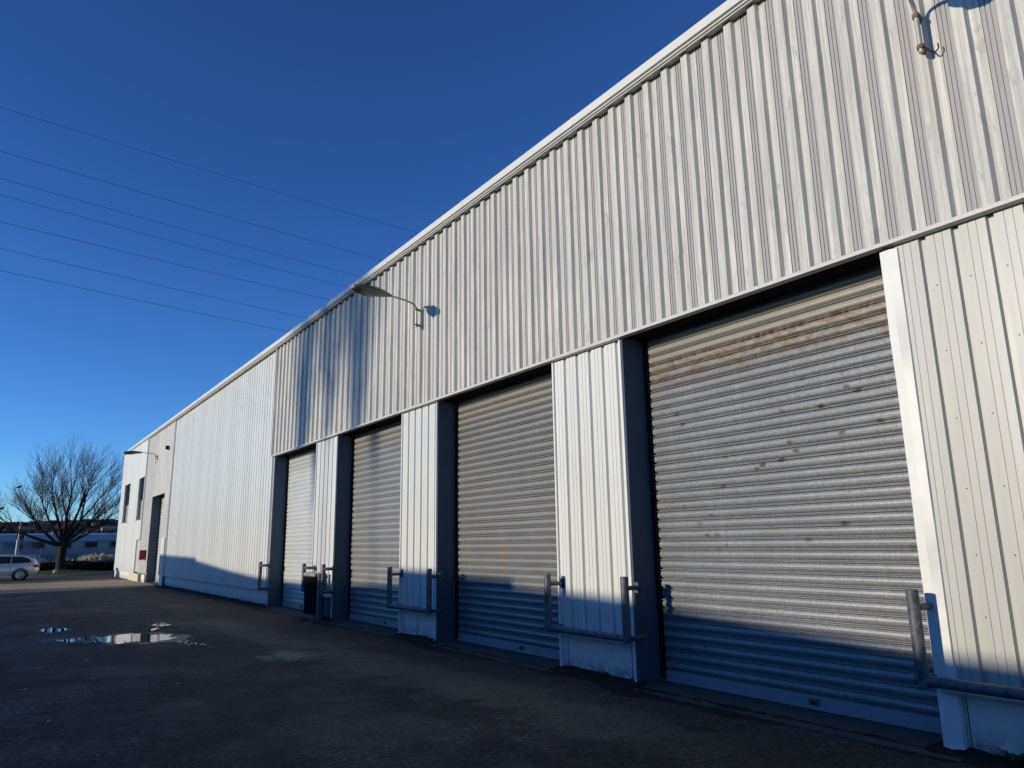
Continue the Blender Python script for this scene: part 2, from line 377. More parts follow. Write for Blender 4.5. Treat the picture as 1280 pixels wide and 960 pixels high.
# ------------------------------------------------------------------ the warehouse
W=thing('warehouse','long white ribbed steel warehouse with roller shutter doors and a weathered grey upper band','warehouse',(6.3,20,0))
def wpart(mb,name,mat,label=None):
    o=mb.build(name,mat,W)
    if label: o['label']=label
    return o
XN=6.10; XF=6.05; XD=6.47
def ribbed(mb,y_hi,y_lo,z0,z1,prof,x,pitch,y_ref=None,mi=0):
    """vertical cladding sheet; prof = [(offset along -Y within a pitch, depth behind x)]"""
    y_ref=y_hi if y_ref is None else y_ref
    k0=int(math.floor((y_ref-y_hi)/pitch))-1; pts=[]
    k=k0
    while True:
        base=y_ref-k*pitch
        for o_,d in prof:
            pts.append((base-o_,x+d))
        if base-pitch<y_lo: break
        k+=1
    # clip
    out=[]
    for i,(y,xx) in enumerate(pts):
        if y>y_hi or y<y_lo: continue
        out.append((y,xx))
    def at(yq):
        for (ya,xa),(yb,xb) in zip(pts,pts[1:]):
            if ya>=yq>=yb and ya!=yb: return xa+(xb-xa)*(ya-yq)/(ya-yb)
        return x
    out=[(y_hi,at(y_hi))]+out+[(y_lo,at(y_lo))]
    vs=[];fs=[]
    for y,xx in out: vs+= [(xx,y,z0),(xx,y,z1)]
    for i in range(len(out)-1): fs.append((2*i,2*i+2,2*i+3,2*i+1))
    mb.add(vs,fs,mi)
    # back skin gives the sheet thickness at its cut edges
    n=len(vs); vs2=[(xx+.004,y,z) for (xx,y,z) in vs]
    mb.add(vs2,[f[::-1] for f in fs],mi)
    cap=[]; 
    allv=vs+vs2
    for i in range(len(out)-1): cap.append((2*i,2*i+n,2*i+2+n,2*i+2)); cap.append((2*i+1,2*i+3,2*i+3+n,2*i+1+n))
    mb.add(allv,cap,mi)
# new sheet: wide crest with two fine beads, narrow deep groove
PN=[(0,.036),(.026,.036),(.038,0),(.103,0),(.105,.006),(.109,.006),(.111,0),(.166,0),(.168,.006),(.172,.006),(.174,0),(.236,0),(.246,.036)]
# old sheet: trough, steep flank out, crest, flank back
PO=[(0,.048),(.002,.059),(.007,.059),(.009,.050),(.036,.050),(.038,.059),(.043,.059),(.045,.050),(.074,.050),(.076,.059),(.081,.059),(.083,.050),(.110,.050),(.112,.059),(.119,.050),(.128,.0),(.222,0),(.241,.048),(.262,.048),(.30,.046)]
PITCH_O=.32
PS=[(o_,d*.3) for o_,d in PO]
# core walls
core=MB()
openings=[(3.11,6.41),(7.83,11.12),(12.54,15.82),(17.20,20.52),(37.35,40.55)]
ye=-9.0
for a,b in openings:
    core.box(6.16,6.52,ye,a-.03,0,4.1); ye=b+.03
core.box(6.17,6.25,ye,52.5,0,4.1)
core.box(6.13,6.62,-9,43.2,4.1,7.25); core.box(6.27,6.62,43.2,52.5,4.1,7.25)
core.box(6.62,30,-9,-8.8,0,7.1); core.box(6.27,30,52.3,52.55,0,7.1); core.box(29.8,30,-8.8,52.3,0,7.1)
wpart(core,'wall',M['core'])
rf=MB(); rf.add([(6.3,-9,7.16),(18,-9,7.9),(18,52.6,7.9),(6.3,52.6,7.16),(30,-9,7.16),(30,52.6,7.16)],[(0,1,2,3),(1,4,5,2)])
rf.add([(6.3,-9,7.1),(30,-9,7.1),(30,-9,7.16),(18,-9,7.9),(6.3,-9,7.16)],[(0,1,2,3,4)]); rf.add([(6.3,52.6,7.1),(30,52.6,7.1),(30,52.6,7.16),(18,52.6,7.9),(6.3,52.6,7.16)],[(4,3,2,1,0)])
wpart(rf,'roof',M['roof'])
# upper weathered cladding
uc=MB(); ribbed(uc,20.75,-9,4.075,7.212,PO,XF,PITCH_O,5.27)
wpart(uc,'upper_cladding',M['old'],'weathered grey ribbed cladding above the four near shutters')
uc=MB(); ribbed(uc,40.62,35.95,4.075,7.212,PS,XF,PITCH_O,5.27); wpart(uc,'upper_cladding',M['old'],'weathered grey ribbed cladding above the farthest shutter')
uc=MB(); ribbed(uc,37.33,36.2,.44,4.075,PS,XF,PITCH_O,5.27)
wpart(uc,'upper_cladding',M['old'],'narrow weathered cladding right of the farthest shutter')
# lower cladding
pc=[]
PILL=[(7.83,6.44),(12.54,11.17),(17.20,15.87)]
for a,b in PILL:
    mb=MB(); ribbed(mb,a,b+.0,.44,4.035,PN,XN,.26,a+.005)
    wpart(mb,'pillar_cladding',M['new'])
mb=MB(); ribbed(mb,3.0,-9,.44,4.045,PN,XN,.26,2.77+.26)
# screw heads
for zz in (1.95,3.05,1.0,2.5,3.6,1.45):
    for k in range(14):
        y=2.77-.26*k-.075
        mb.lathe([(0.0001,-.004),(.0045,-.003),(.0055,0)],(XN-.001,y,zz),'x',8,1)
wpart(mb,'pillar_cladding',[M['cream5'],M['screw']],'cream ribbed cladding with dark screw heads right of the nearest shutter')
mb=MB(); ribbed(mb,35.93,20.80,.44,7.20,PN,XN-.01,.26,20.80)
wpart(mb,'wall_cladding',M['new'],'clean white ribbed cladding of full height between the shutters')
# upper part joint strips
mb=MB(); mb.box(6.03,6.12,20.76,20.80,4.06,7.2); wpart(mb,'joint_strip',M['trim'])
mb=MB(); mb.box(6.03,6.12,35.92,35.96,.44,7.2); wpart(mb,'joint_strip',M['trim'])
# roof edge cap: face, lip, inner line
cap=MB()
prof=[(6.16,7.36),(5.95,7.375),(5.93,7.36),(5.93,7.245),(5.965,7.240),(5.965,7.222),(6.10,7.222),(6.16,7.25)]
cap.prism(prof,'y',-9.05,52.68); 
lip=MB()
lip.prism([(5.99,7.222),(6.0,7.222),(6.0,7.203),(5.99,7.203)],'y',-9.0,43.1)
for k in range(20):
    y=-8+3.0*k
    cap.box(5.926,5.9295,y,y+.05,7.25,7.362)
wpart(cap,'roof_cap',M['cap']); wpart(lip,'drip_lip',M['oldtrim'])
# foot trim of the upper cladding and soffit over the openings
ft=MB(); ft.prism([(6.025,4.092),(6.018,4.085),(6.018,4.052),(6.10,4.048),(6.10,4.06),(6.03,4.066),(6.03,4.092)],'y',-9,20.75)
wpart(ft,'foot_trim',M['oldtrim']); ft=MB()
ft.prism([(6.045,4.092),(6.038,4.085),(6.038,4.052),(6.12,4.048),(6.12,4.06),(6.05,4.066),(6.05,4.092)],'y',37.3,40.62)
wpart(ft,'foot_trim',M['oldtrim'])
for a,b in openings:
    sf=MB(); sf.box(6.10,6.44,a+.01,b-.01,4.062,4.095); wpart(sf,'soffit',M['dark'])
# jambs (the far side of every opening faces the camera), trims, inner sides
for i,(a,b) in enumerate(openings):
    j=MB(); j.box(6.085,XD+.05,b-.0,b+.028,0,4.06,0,.004)
    wpart(j,'door_jamb',M['jamb'])
    j=MB(); j.box(6.14,XD+.05,a-.028,a,0,4.06,0,.004); wpart(j,'door_jamb',M['jamb'])
    t=MB()
    if i<4: t.box(6.072,6.16,b+.0285,b+.060,0,4.035,0,.004); wpart(t,'corner_trim',M['trim'])
    t=MB()
    if 0<i<4: t.box(6.072,6.16,a-.030,a-.0,.0,4.035,0,.004)
    if i==0:
        # bent corner plate on the pillar nearest the camera
        vs=[];fs=[];n=44
        for k in range(n+1):
            z=.02+4.0*k/n; wv=.008*math.sin(z*3.1+.5)+.006*math.sin(z*7.3)
            wv*=1 if z>1.2 else .4
            vs+= [(6.19,a+.001,z),(6.070+wv*.5,a+.002,z),(6.062+wv,a-.075,z),(6.078-wv*.3,a-.145,z),(6.12,a-.155,z)]
        d=MB()
        for q in range(4):
            sv=[];sf_=[]
            for k in range(n+1): sv+=[vs[k*5+q],vs[k*5+q+1]]
            for k in range(n): sf_.append((2*k,2*k+1,2*k+3,2*k+2))
            d.add(sv,sf_,0,True)
        wpart(d,'corner_trim',M['dent'],'dented white corner trim beside the rusty shutter')
    if t.v: wpart(t,'corner_trim',M['trim'])
# plinth
def plinth(y0,y1,x=6.135,joint=None):
    p=MB(); p.box(x,6.17,y0,y1,-.02,.43,0,.004)
    p.box(x-.012,6.17,y0+.0,y1,.425,.438)
    if joint:
        for y in joint: p.box(x-.0025,x+.01,y,y+.006,0,.42,1)
    # hairline cracks
    for c in range(2 if y1-y0<3 else 8):
        yy=random.uniform(y0+.1,y1-.3); z=random.uniform(.03,.1); 
        for s_ in range(6):
            y2=yy+random.uniform(.02,.09); z2=z+random.uniform(-.03,.045); z2=max(.01,z2)
            if y2>y1: break
            p.add([(x-.001,yy,z),(x-.001,y2,z2),(x-.001,y2,z2+.003),(x-.001,yy,z+.004)],[(0,1,2,3)],1); yy,z=y2,z2
    wpart(p,'plinth',[M['plinth'],M['dark']])
plinth(-9,3.08,joint=(2.93,1.2,-1.0)); 
for (a,b),jj in zip(PILL,((7.72,6.55),(12.42,11.9),(17.05,))): plinth(b,a,joint=jj)
plinth(20.6,36.0,joint=(22.5,25.1,28.0,31.4,34.0)); plinth(36.0,37.3)
for x0,y0,y1 in [(6.03,20.60,36.0),(6.05,-9,3.06)]+[(6.05,b+.03,a-.03) for a,b in PILL]:
    fl=MB(); fl.box(x0,6.14,y0,y1,.430,.446); wpart(fl,'drip_flashing',M['oldtrim'])
# white corner plate by the farthest shutter
cp=MB(); cp.box(5.98,6.04,35.98,36.75,1.25,2.05,0,.01); wpart(cp,'kick_plate',M['trim'],'upper white plate beside the farthest shutter')
cp=MB(); cp.box(6.01,6.05,36.02,36.7,.02,1.25,0,.01); wpart(cp,'kick_plate',M['trim'],'long white plate down to the ground beside the farthest shutter')
# roller shutters
def shutter(a,b,mat,label,pitch=.112,ztop=4.09,bulge=.023,lock=None):
    mb=MB(); prof=[]
    z=.15
    # rolled slat section: round belly, hooked joint line below
    sec=[(0,.010),(.05,.012),(.08,.004),(.15,-.006),(.28,-.0125),(.46,-.0155),(.64,-.0125),(.78,-.006),(.83,.003),(.85,-.011),(.89,-.0175),(.93,-.0165),(.965,.002)]
    while z<ztop:
        for f,d in sec: prof.append((XD+d*bulge/.017,z+f*pitch))
        z+=pitch
    n=14; vs=[];fs=[]
    for k in range(n+1):
        y=a+.01+(b-a-.02)*k/n
        for (xx,zz) in prof:
            wob=.002*math.sin(y*1.7+zz*2.1)+.0012*math.sin(y*5+zz*9)
            vs.append((xx+wob,y,zz))
    m=len(prof)
    for k in range(n):
        for q in range(m-1): A=k*m+q; fs.append((A,A+m,A+m+1,A+1))
    mb.add(vs,fs,0,False)
    o=mb.build('roller_shutter',mat,W,fix=False); o['label']=label
    def sub(mb_,name,mt):
        s_=mb_.build(name,mt,None); s_.parent=o; s_.matrix_parent_inverse=(W.matrix_world if False else Matrix.Translation((0,0,0))).inverted() ; return s_
    br=MB(); br.prism([(XD-.022,.150),(XD-.022,.046),(XD-.036,.044),(XD-.036,.030),(XD+.014,.030),(XD+.014,.150)],'y',a+.02,b-.02)
    sub(br,'bottom_rail',M['railm'] if 'railm' in M else mat)
    for yy0,yy1 in ((b-.075,b-.002),(a+.002,a+.075)):
        gr=MB(); gr.box(XD-.035,XD-.026,yy0,yy1,.02,4.06); gr.box(XD-.035,XD+.03,(yy1 if yy0<(a+b)/2 else yy0)-(.008 if yy0<(a+b)/2 else 0),(yy1 if yy0<(a+b)/2 else yy0)+(0 if yy0<(a+b)/2 else .008),.02,4.06)
        # near guide sits behind the pillar; far guide is the black channel
        sub(gr,'guide_rail',M['dark'])
    if lock:
        lk=MB(); lk.box(XD-.036,XD-.0225,lock-.055,lock+.055,.065,.125,0,.004); lk.box(XD-.05,XD-.034,lock-.02,lock+.02,.085,.105,1,.003)
        sub(lk,'lock',[M['rust'],M['dark']])
    return o
M['railm']=plain('blue_grey_bottom_rail',(.30,.32,.34),.45,.3,.15,5)
shutter(*openings[0],M['sh4'],'galvanised roller shutter with rust stains, nearest and tallest in view',.112,lock=4.45)
shutter(*openings[1],M['sh3'],'dull grey roller shutter with a few orange rust dabs',.112,bulge=.026,lock=9.2)
shutter(*openings[2],M['sh2'],'beige grey roller shutter in the middle',.128,bulge=.023,lock=13.9)
shutter(*openings[3],M['sh1'],'pale greenish white roller shutter behind the dark litter bin',.112,bulge=.015,lock=18.9)
shutter(*openings[4],M['sh1'],'white roller shutter at the far end',.15,bulge=.02)
# thresholds
for a,b in openings:
    th=MB(); th.box(6.02,6.60,a,b,.0,.022,0,.006); wpart(th,'threshold',M['conc'])
# far end: ribbed strip, then smooth flush panels with two tall windows
uc=MB(); ribbed(uc,43.2,40.62,.44,7.212,PS,XF,PITCH_O,5.27); wpart(uc,'upper_cladding',plain('shade_grey_steel',(.40,.40,.395),.6,0,.2,1.2),'ribbed strip with painted-in shade between the farthest shutter and the smooth end panels')  # soft shadow on this strip painted as an even darker grey
uc=MB(); ribbed(uc,44.4,43.2,.44,2.02,PS,XF,PITCH_O,5.27); wpart(uc,'upper_cladding',M['old'],'low ribbed patch under the end window')
XB=6.0
fb=MB()
def qw(y0,y1,z0,z1): fb.box(XB,XB+.1,y0,y1,z0,z1)
W1=(48.6,50.9); W2=(43.35,45.2); Z0,Z1=3.08,5.26
qw(43.2,W2[0],2.04,7.2); qw(W2[1],W1[0],Z0,7.2); qw(W1[1],52.6,.36,7.2); qw(44.4,W1[1],.36,2.04); qw(W2[0],W1[1],2.04,Z0)
for a_,b_ in (W1,W2): qw(a_,b_,Z1,7.2)
for k in range(9):
    y=43.9+1.02*k
    if W2[0]-.05<y<W2[1]+.05 or W1[0]-.05<y<W1[1]+.05: fb.box(XB-.004,XB-.0005,y,y+.012,2.06,Z0-.06); continue
    fb.box(XB-.004,XB-.0005,y,y+.012,2.06 if y<44.4 else .37,7.19)
wpart(fb,'end_panels',M['new'],'smooth white end panels with two tall windows')
for y0,y1 in (W2,W1):
    wn=MB(); z0,z1=Z0,Z1; d=XB+.26
    wn.box(XB+.1003,d,y1-.02,y1-.001,z0,z1); wn.box(XB+.1003,d,y0+.001,y0+.02,z0,z1); wn.box(XB+.1003,d,y0+.02,y1-.02,z1-.02,z1-.001); wn.box(XB-.04,d,y0-.01,y1+.01,z0-.03,z0+.004)
    o=wpart(wn,'window',M['reveal'])
    fr=MB(); fr.box(d-.05,d,y0+.02,y0+.08,z0+.005,z1-.02); fr.box(d-.05,d,y1-.08,y1-.02,z0+.005,z1-.02); fr.box(d-.05,d,y0+.08,y1-.08,z0+.005,z0+.06); fr.box(d-.05,d,y0+.08,y1-.08,z1-.08,z1-.02); fr.box(d-.04,d,(y0+y1)/2-.025,(y0+y1)/2+.025,z0+.06,z1-.08)
    f=fr.build('frame',M['reveal']); f.parent=o
    pn=MB(); pn.box(d+.001,d+.012,y0+.02,y1-.02,z0,z1-.02); f=pn.build('pane',M['glass']); f.parent=o
pl=MB(); pl.box(6.05,6.16,45.7,52.55,-.10,.355,0,.01); wpart(pl,'plinth',M['plinth'])
pl=MB(); pl.box(5.96,6.16,42.5,45.69,-.1,.37,0,.02); wpart(pl,'plinth',M['cream'],'cream stone plinth under the end window')
pl=MB(); pl.box(6.0,6.16,40.7,41.7,-.05,.36,0,.01); wpart(pl,'plinth',M['plinth'],'white block beside the farthest shutter')

# ------------------------------------------------------------------ pipe guards
def bent(pts,r=.07,n=6):
    """polyline with rounded corners"""
    P=[Vector(p) for p in pts]; out=[P[0]]
    for a,b,c in zip(P,P[1:],P[2:]):
        u=(a-b).normalized(); v=(c-b).normalized(); s=b+u*r; e=b+v*r
        for k in range(n+1):
            t=k/n; out.append(s*(1-t)**2+b*2*t*(1-t)+e*t*t)
    out.append(P[-1]); return out
PX=5.87
GG='tubular steel guards bolted round the pillar feet'
def guard(name_label,yl,yr,kind,ztop=1.2,zb=.53):
    """yl = far side (large Y), yr = near side"""
    t=thing('pipe_guard',name_label,'pipe guard',(PX,(yl+yr)/2,zb),0,GG); r=.046
    cy=(yl+yr)/2
    L=lambda x,y,z:(x-PX,y-cy,z-zb)
    b=local(MB())
    if kind=='u':
        for y in (yl,yr):
            b=local(MB()); b.tube([L(PX,y,ztop),L(PX,y,zb-.05)],r,14); b.build('post',M['pipe'],t)
        b=local(MB()); b.tube([L(PX,yl+.05,zb),L(PX,yr-.05,zb)],r*.9,14)
        b.tube([L(PX,yr-.02,zb),L(6.13,yr-.02,zb)],r*.6,10); b.tube([L(PX,yl+.02,zb),L(6.13,yl+.02,zb)],r*.6,10); b.build('rail',M['pipe'],t)
        for y in (yl-.02,yr+.02):
            b=local(MB()); b.tube([L(PX+.03,y,ztop-.13),L(6.13,y,ztop-.13)],.026,10); b.box(6.085-PX,6.095-PX,y-cy-.06,y-cy+.06,ztop-zb-.19,ztop-zb-.07,0,.003); b.build('bracket',M['pipe'],t)
    else:
        y,yw=(yl,yr)
        b.tube([L(PX,y,ztop),L(PX,y,zb-.05)],r,14); b.build('post',M['pipe'],t)
        for z in (ztop-.1,zb):
            b=local(MB()); b.tube([L(PX,y,z),L(PX+.02,yw,z),L(6.12,yw,z)] if abs(yw-y)>.02 else [L(PX,y,z),L(6.12,y,z)],.034,10); b.build('bracket',M['pipe'],t)
    return t
guard('steel pipe guard with low cross rail at the pillar left of the rusty shutter',7.78,6.34,'u')
guard('steel pipe guard with cross rail at the pillar between the grey and beige shutters',12.50,11.00,'u')
guard('short steel pipe guard left of the dark litter bin',17.12,16.95,'c',1.2,.62)
guard('short steel pipe guard right of the dark litter bin',15.86,15.80,'c',1.2,.62)
guard('short steel pipe guard on the white wall left of the pale greenish shutter',20.62,20.5,'c',1.2,.5)
guard('thick steel pipe guard right of the rusty shutter, nearest the camera',3.10,-2.2,'u',1.19,.53)

# ------------------------------------------------------------------ wall lamps
LG='curved arm floodlights along the upper wall'
def wall_lamp(label,loc,swing,up=.06,droop=-.02,wire=False):
    """loc = foot of the bracket pipe; local -X points out from the wall"""
    t=thing('wall_lamp',label,'wall lamp',loc,swing,LG)
    b=local(MB())
    b.tube([(0,0,-.02),(0,0,.36)],.021,12); 
    b.build('bracket_pipe',M['arm'],t)
    for z in (.03,.33):
        b=local(MB()); b.lathe([(.030,z-.018),(.030,z+.018)],(0,0,0),'z',14); b.box(.0,.075,-.03,.03,z-.012,z+.012); b.build('clamp',M['rust'],t)
    b=local(MB())
    arm=bent([(0,0,.34),(-.02,0,.42),(-.28,0,.45+up*.5),(-.66,0,.45+up)],.10)
    b.tube(arm,.018,12); b.build('arm',M['arm'],t)
    # cobra head: lofted oval sections, housing above, bowl below
    secs=[(-.60,.028,.026,.026),(-.68,.060,.046,.046),(-.80,.110,.070,.072),(-.98,.150,.088,.092),(-1.16,.160,.086,.098),(-1.32,.138,.070,.086),(-1.42,.090,.048,.058),(-1.46,.03,.020,.022)]
    top=local(MB()); vs=[];fs=[];n=14; base=.45+up
    def zc(x): return base+droop*(abs(x)-.62)/.8*2
    for x,wd,hu,hd in secs:
        for k in range(n+1):
            a=math.pi*k/n; vs.append((x,wd*math.cos(a),zc(x)+hu*math.sin(a)))
    for i in range(len(secs)-1):
        for k in range(n): A=i*(n+1)+k; fs.append((A,A+1,A+n+2,A+n+1))
    top.add(vs,fs,0,True)
    # underside of the gear end is closed metal
    vs=[];fs=[]
    for x,wd,hu,hd in secs[:4]:
        for k in range(n+1):
            a=math.pi*k/n; vs.append((x,wd*math.cos(a),zc(x)-hd*.75*math.sin(a)))
    for i in range(3):
        for k in range(n): A=i*(n+1)+k; fs.append((A,A+n+1,A+n+2,A+1))
    top.add(vs,fs,0,True)
    top.build('housing',M['lamp'],t)
    bw=local(MB()); vs=[];fs=[]
    for x,wd,hu,hd in secs[3:]:
        for k in range(n+1):
            a=math.pi*k/n; vs.append((x,wd*.93*math.cos(a),zc(x)-hd*math.sin(a)))
    for i in range(len(secs)-4):
        for k in range(n): A=i*(n+1)+k; fs.append((A,A+n+1,A+n+2,A+1))
    bw.add(vs,fs,0,True); bw.build('bowl',M['bowl'],t)
    ns=local(MB()); vs=[];fs=[]
    for x,wd,hu,hd in [(-1.40,.092,.048,.05),(-1.45,.05,.028,.03),(-1.485,.01,.006,.006)]:
        for k in range(16):
            a=2*math.pi*k/16; vs.append((x,wd*math.cos(a),zc(x)+hu*math.sin(a)))
    for i in range(2):
        for k in range(16): A=i*16+k; B=i*16+(k+1)%16; fs.append((A,B,B+16,A+16))
    ns.add(vs,fs,0,True); ns.build('nose',M['lamp2'],t)
    if wire:
        b=local(MB()); pts=[(.02,0,.06),(-.01,-.03,.02),(.02,-.06,-.03),(.045,-.09,-.045),(.05,-.12,-.01),(.05,-.115,.03)]
        b.tube(bent(pts,.01,3),.006,6); b.build('wire',M['cable'],t)
    return t
wall_lamp('grey curved arm lamp on the middle of the upper wall, its head against the sky',(5.965,11.76,5.56),R(13),-.0)
wall_lamp('nearest lamp bracket with a loose wire loop, cut off by the top edge',(5.965,2.49,5.60),R(10),.10,0,True)
wall_lamp('small looking farthest lamp with bulbous head above the end windows',(6.0,40.35,5.68),R(-2),.03)
# sensor box
t=thing('floodlight','small dark floodlight high on the weathered cladding above the far shutter','floodlight',(6.0,37.1,6.1))
b=local(MB()); b.box(-.10,.02,-.10,.10,-.09,.08,0,.015); b.build('body',M['dark'],t); b=local(MB()); b.box(-.103,-.1005,-.08,.08,-.07,.06); b.build('lens',M['glass'],t); b=local(MB()); b.box(.02,.07,-.02,.02,-.16,-.05); b.build('bracket',M['arm'],t)
# red box
t=thing('hose_cabinet','small faded red box fixed beside the far shutter','hose cabinet',(5.90,41.3,1.22))
b=local(MB()); b.box(-.14,.16,-.16,0,-.16,.30,0,.012); b.build('body',M['red'],t); b=local(MB()); b.box(-.12,.14,-.172,-.1605,-.13,.27,0,.004); b.build('door',M['red'],t); b=local(MB()); b.box(.08,.10,-.185,-.1725,.03,.11); b.build('handle',M['dark'],t)
# ------------------------------------------------------------------ litter bin and post
t=thing('litter_bin','dark slatted litter bin with pebbled stone lid beside the pale shutter','litter bin',(5.97,16.62,.0))
b=local(MB()); b.box(-.12,.1,-.33,.33,.10,.92,0,.01)
for k in range(7): b.box(-.135,-.1205,-.32+.095*k,-.25+.095*k,.12,.9)
for k in range(4): b.box(-.11+.055*k,-.075+.055*k,-.343,-.3305,.12,.9)
b.build('body',M['dark'],t)
b=local(MB()); b.box(-.16,.11,-.37,.37,.925,1.0,0,.02); b.build('lid',plain('pebbled_lid',(.36,.33,.27),.9,0,.5,30,.3,1),t)
b=local(MB()); b.box(-.14,.11,-.35,.35,0,.10,0,.015); b.build('base',plain('pinkish_base',(.16,.12,.11),.9,0,.3,9),t)
t=thing('steel_post','blue grey steel post standing between the litter bin and the short pipe guard','post',(5.9,16.12,0))
b=local(MB()); b.box(-.05,.05,-.05,.05,0,.98,0,.008); b.build('shaft',M['pipe'],t); b=local(MB()); b.box(-.09,.09,-.09,.09,0,.012); b.build('base_plate',M['pipe'],t); b=local(MB()); b.box(-.062,.062,-.062,.062,.98,1.0,0,.006); b.build('cap',M['arm'],t)
t=thing('service_box','small pale box low on the pillar right of the litter bin','box',(6.02,16.0,.5))
b=local(MB()); b.box(-.06,.06,-.13,.13,-.0,.06,0,.008); b.build('lid',M['trim'],t); b=local(MB()); b.box(-.05,.06,-.12,.12,-.42,-.002,0,.006); b.build('body',M['jamb'],t)

# ------------------------------------------------------------------ puddles, stones, dirt
def water():
    m=NT('puddle_water'); p=m.pos(); m.bump(m.noise(p,2.5,2),.012,.01)
    return m.set((.012,.013,.014),.015,0,.6)
WM=water()
def puddle(pts,z=.005,mat=WM,name='puddle'):
    P=[Vector((x,y,0)) for x,y in pts]; n=len(P); out=[]
    for i in range(n):
        p0,p1,p2,p3=P[i-1],P[i],P[(i+1)%n],P[(i+2)%n]
        for k in range(9):
            t=k/9; q=.5*((2*p1)+(p2-p0)*t+(2*p0-5*p1+4*p2-p3)*t*t+(3*p1-p0-3*p2+p3)*t**3)
            j=.02; u=i+t; wv=.055*math.sin(u*5.1+pts[0][0]*9)+.035*math.sin(u*11.7+1)+.02*math.sin(u*23); out.append((q.x+random.uniform(-j,j)+wv,q.y+random.uniform(-j,j)*2+wv*1.6,z))
    m=MB(); c=sum((Vector(v) for v in out),Vector())/len(out)
    m.add(out,[tuple(range(len(out)))]); return m.build(name,mat,fix=False)
PU=[([(0.97,16.11),(1.4,16.17),(1.82,16.11),(2.07,16.28),(2.57,15.92),(2.8,15.38),(2.76,14.88),(2.58,14.67),(2.37,14.65),(1.9,14.86),(1.72,15.09),(1.42,15.6),(1.12,15.72)],'long puddle mirroring the white wall, largest in the yard'),
([(0.89,18.32),(1.01,18.59),(1.25,18.37),(1.29,17.86),(1.1,17.67),(0.93,17.92)],'small puddle left of and beyond the long puddle'),
([(2.90,17.85),(3.01,18.05),(3.17,17.8),(3.15,17.5),(3.0,17.38),(2.90,17.5)],'small puddle beyond the right end of the long puddle'),
([(2.62,16.92),(2.75,17.09),(2.8,16.85),(2.71,16.56),(2.62,16.64)],'tiny puddle between the long puddle and the small one beyond its right end')]
WETM=plain('wet_asphalt_rim',(.016,.015,.014),.5,0,.2,12,.5,.5)
for pts,lb in PU:
    cx=sum(p[0] for p in pts)/len(pts); cy=sum(p[1] for p in pts)/len(pts)
    tt=puddle(pts,.008); tag(tt,lb,'puddle')
    bg_=[(cx+(x-cx)*1.28,cy+(y-cy)*1.35) for x,y in pts]
    r_=puddle(bg_,.004,WETM,'wet_rim'); r_.parent=tt
# drying fringe beside the long puddle
fr=MB()
for k in range(24):
    a=random.random(); x=2.75+.25*a+random.gauss(0,.07); y=14.6-1.3*a+random.gauss(0,.16)
    r=random.uniform(.006,.02); n=7
    fr.add([(x+r*math.cos(6.28*i/n)*random.uniform(.7,1.2),y+2.2*r*math.sin(6.28*i/n)*random.uniform(.7,1.2),.008) for i in range(n)],[tuple(range(n))])
o=fr.build('puddle_fringe',WM,fix=False); tag(o,'scattered droplets of water at the near end of the long puddle','water',kind='stuff')
# loose grit
gr=MB()
def pebble(mb,x,y,r,z=0):
    vs=[];
    for (a,b,c) in ((1,0,0),(-1,0,0),(0,1,0),(0,-1,0),(0,0,1),(0,0,-.3)):
        q=r*random.uniform(.6,1.2); vs.append((x+a*q,y+b*q,z+c*q*.7+r*.2))
    mb.add(vs,[(0,2,4),(2,1,4),(1,3,4),(3,0,4),(2,0,5),(1,2,5),(3,1,5),(0,3,5)])
for k in range(7000):
    y=random.uniform(2.2,30); x=random.uniform(-.5,6.0) if random.random()<.35 else 6.05-abs(random.gauss(0,.45))
    pebble(gr,x,y,random.uniform(.003,.012))
o=gr.build('gravel',M['stone'],fix=False); tag(o,'fine loose grit scattered over the asphalt yard','gravel',kind='stuff')
# damp earth drift along the foot of the wall
dv=MB(); vs=[];fs=[]; n=520
for i in range(n+1):
    y=-8.5+45.2*i/n
    inside=any(a+.05<y<b-.05 for a,b in openings[:4])
    wd=.16+.10*math.sin(y*1.3)+.07*math.sin(y*4.1+1)+random.uniform(-.03,.03); h=(.035 if not inside else .012)+.02*abs(math.sin(y*2.3))*(0 if inside else 1)+random.uniform(0,.012)
    x1=6.14 if not inside else 6.03
    for x,z in ((x1-wd-.22,-.004),(x1-wd*.6,h*.55),(x1-.02,h),(x1+.01,h)): vs.append((x+random.uniform(-.012,.012),y,z))
for i in range(n):
    for q in range(3): A=i*4+q; fs.append((A,A+1,A+5,A+4))
dv.add(vs,fs,0,False); o=dv.build('damp_earth',M['earth'],fix=False); tag(o,'dark damp earth drifted along the foot of the warehouse','earth',kind='stuff')
# kerb line in front of the thresholds
kb=MB()
for a,b in openings[:4]:
    kb.box(5.86,6.0,a-.2,b+.1,-.02,.014,0,.008)
o=kb.build('concrete_edging',M['conc']); tag(o,kind='structure')
# weeds
weedm=plain('dull_weed_leaf',(.05,.075,.025),.8,0,.4,20)
def weed(x,y,s,label):
    b=MB()
    for k in range(46):
        a=random.uniform(0,6.28); l=s*random.uniform(.4,1); d=Vector((math.cos(a),math.sin(a),0)); w=Vector((-d.y,d.x,0))*s*.05
        p0=Vector((x,y,.02))+d*s*.08*random.random(); p1=p0+d*l*.45+Vector((0,0,l*.5)); p2=p0+d*l*.95+Vector((0,0,l*random.uniform(.3,.75)))
        b.add([p0-w,p0+w,p1+w*1.3,p1-w*1.3,p2],[(0,1,2,3),(3,2,4)])
    o=b.build('weed',weedm,fix=False); tag(o,label,'weed',group='weeds at the wall foot')
weed(6.06,2.62,.16,'small green weed at the plinth under the thick pipe guard nearest the camera')
weed(6.08,7.0,.12,'small green weed at the plinth left of the rusty shutter')
weed(6.05,15.95,.16,'small green weed at the foot of the pillar beside the litter bin')
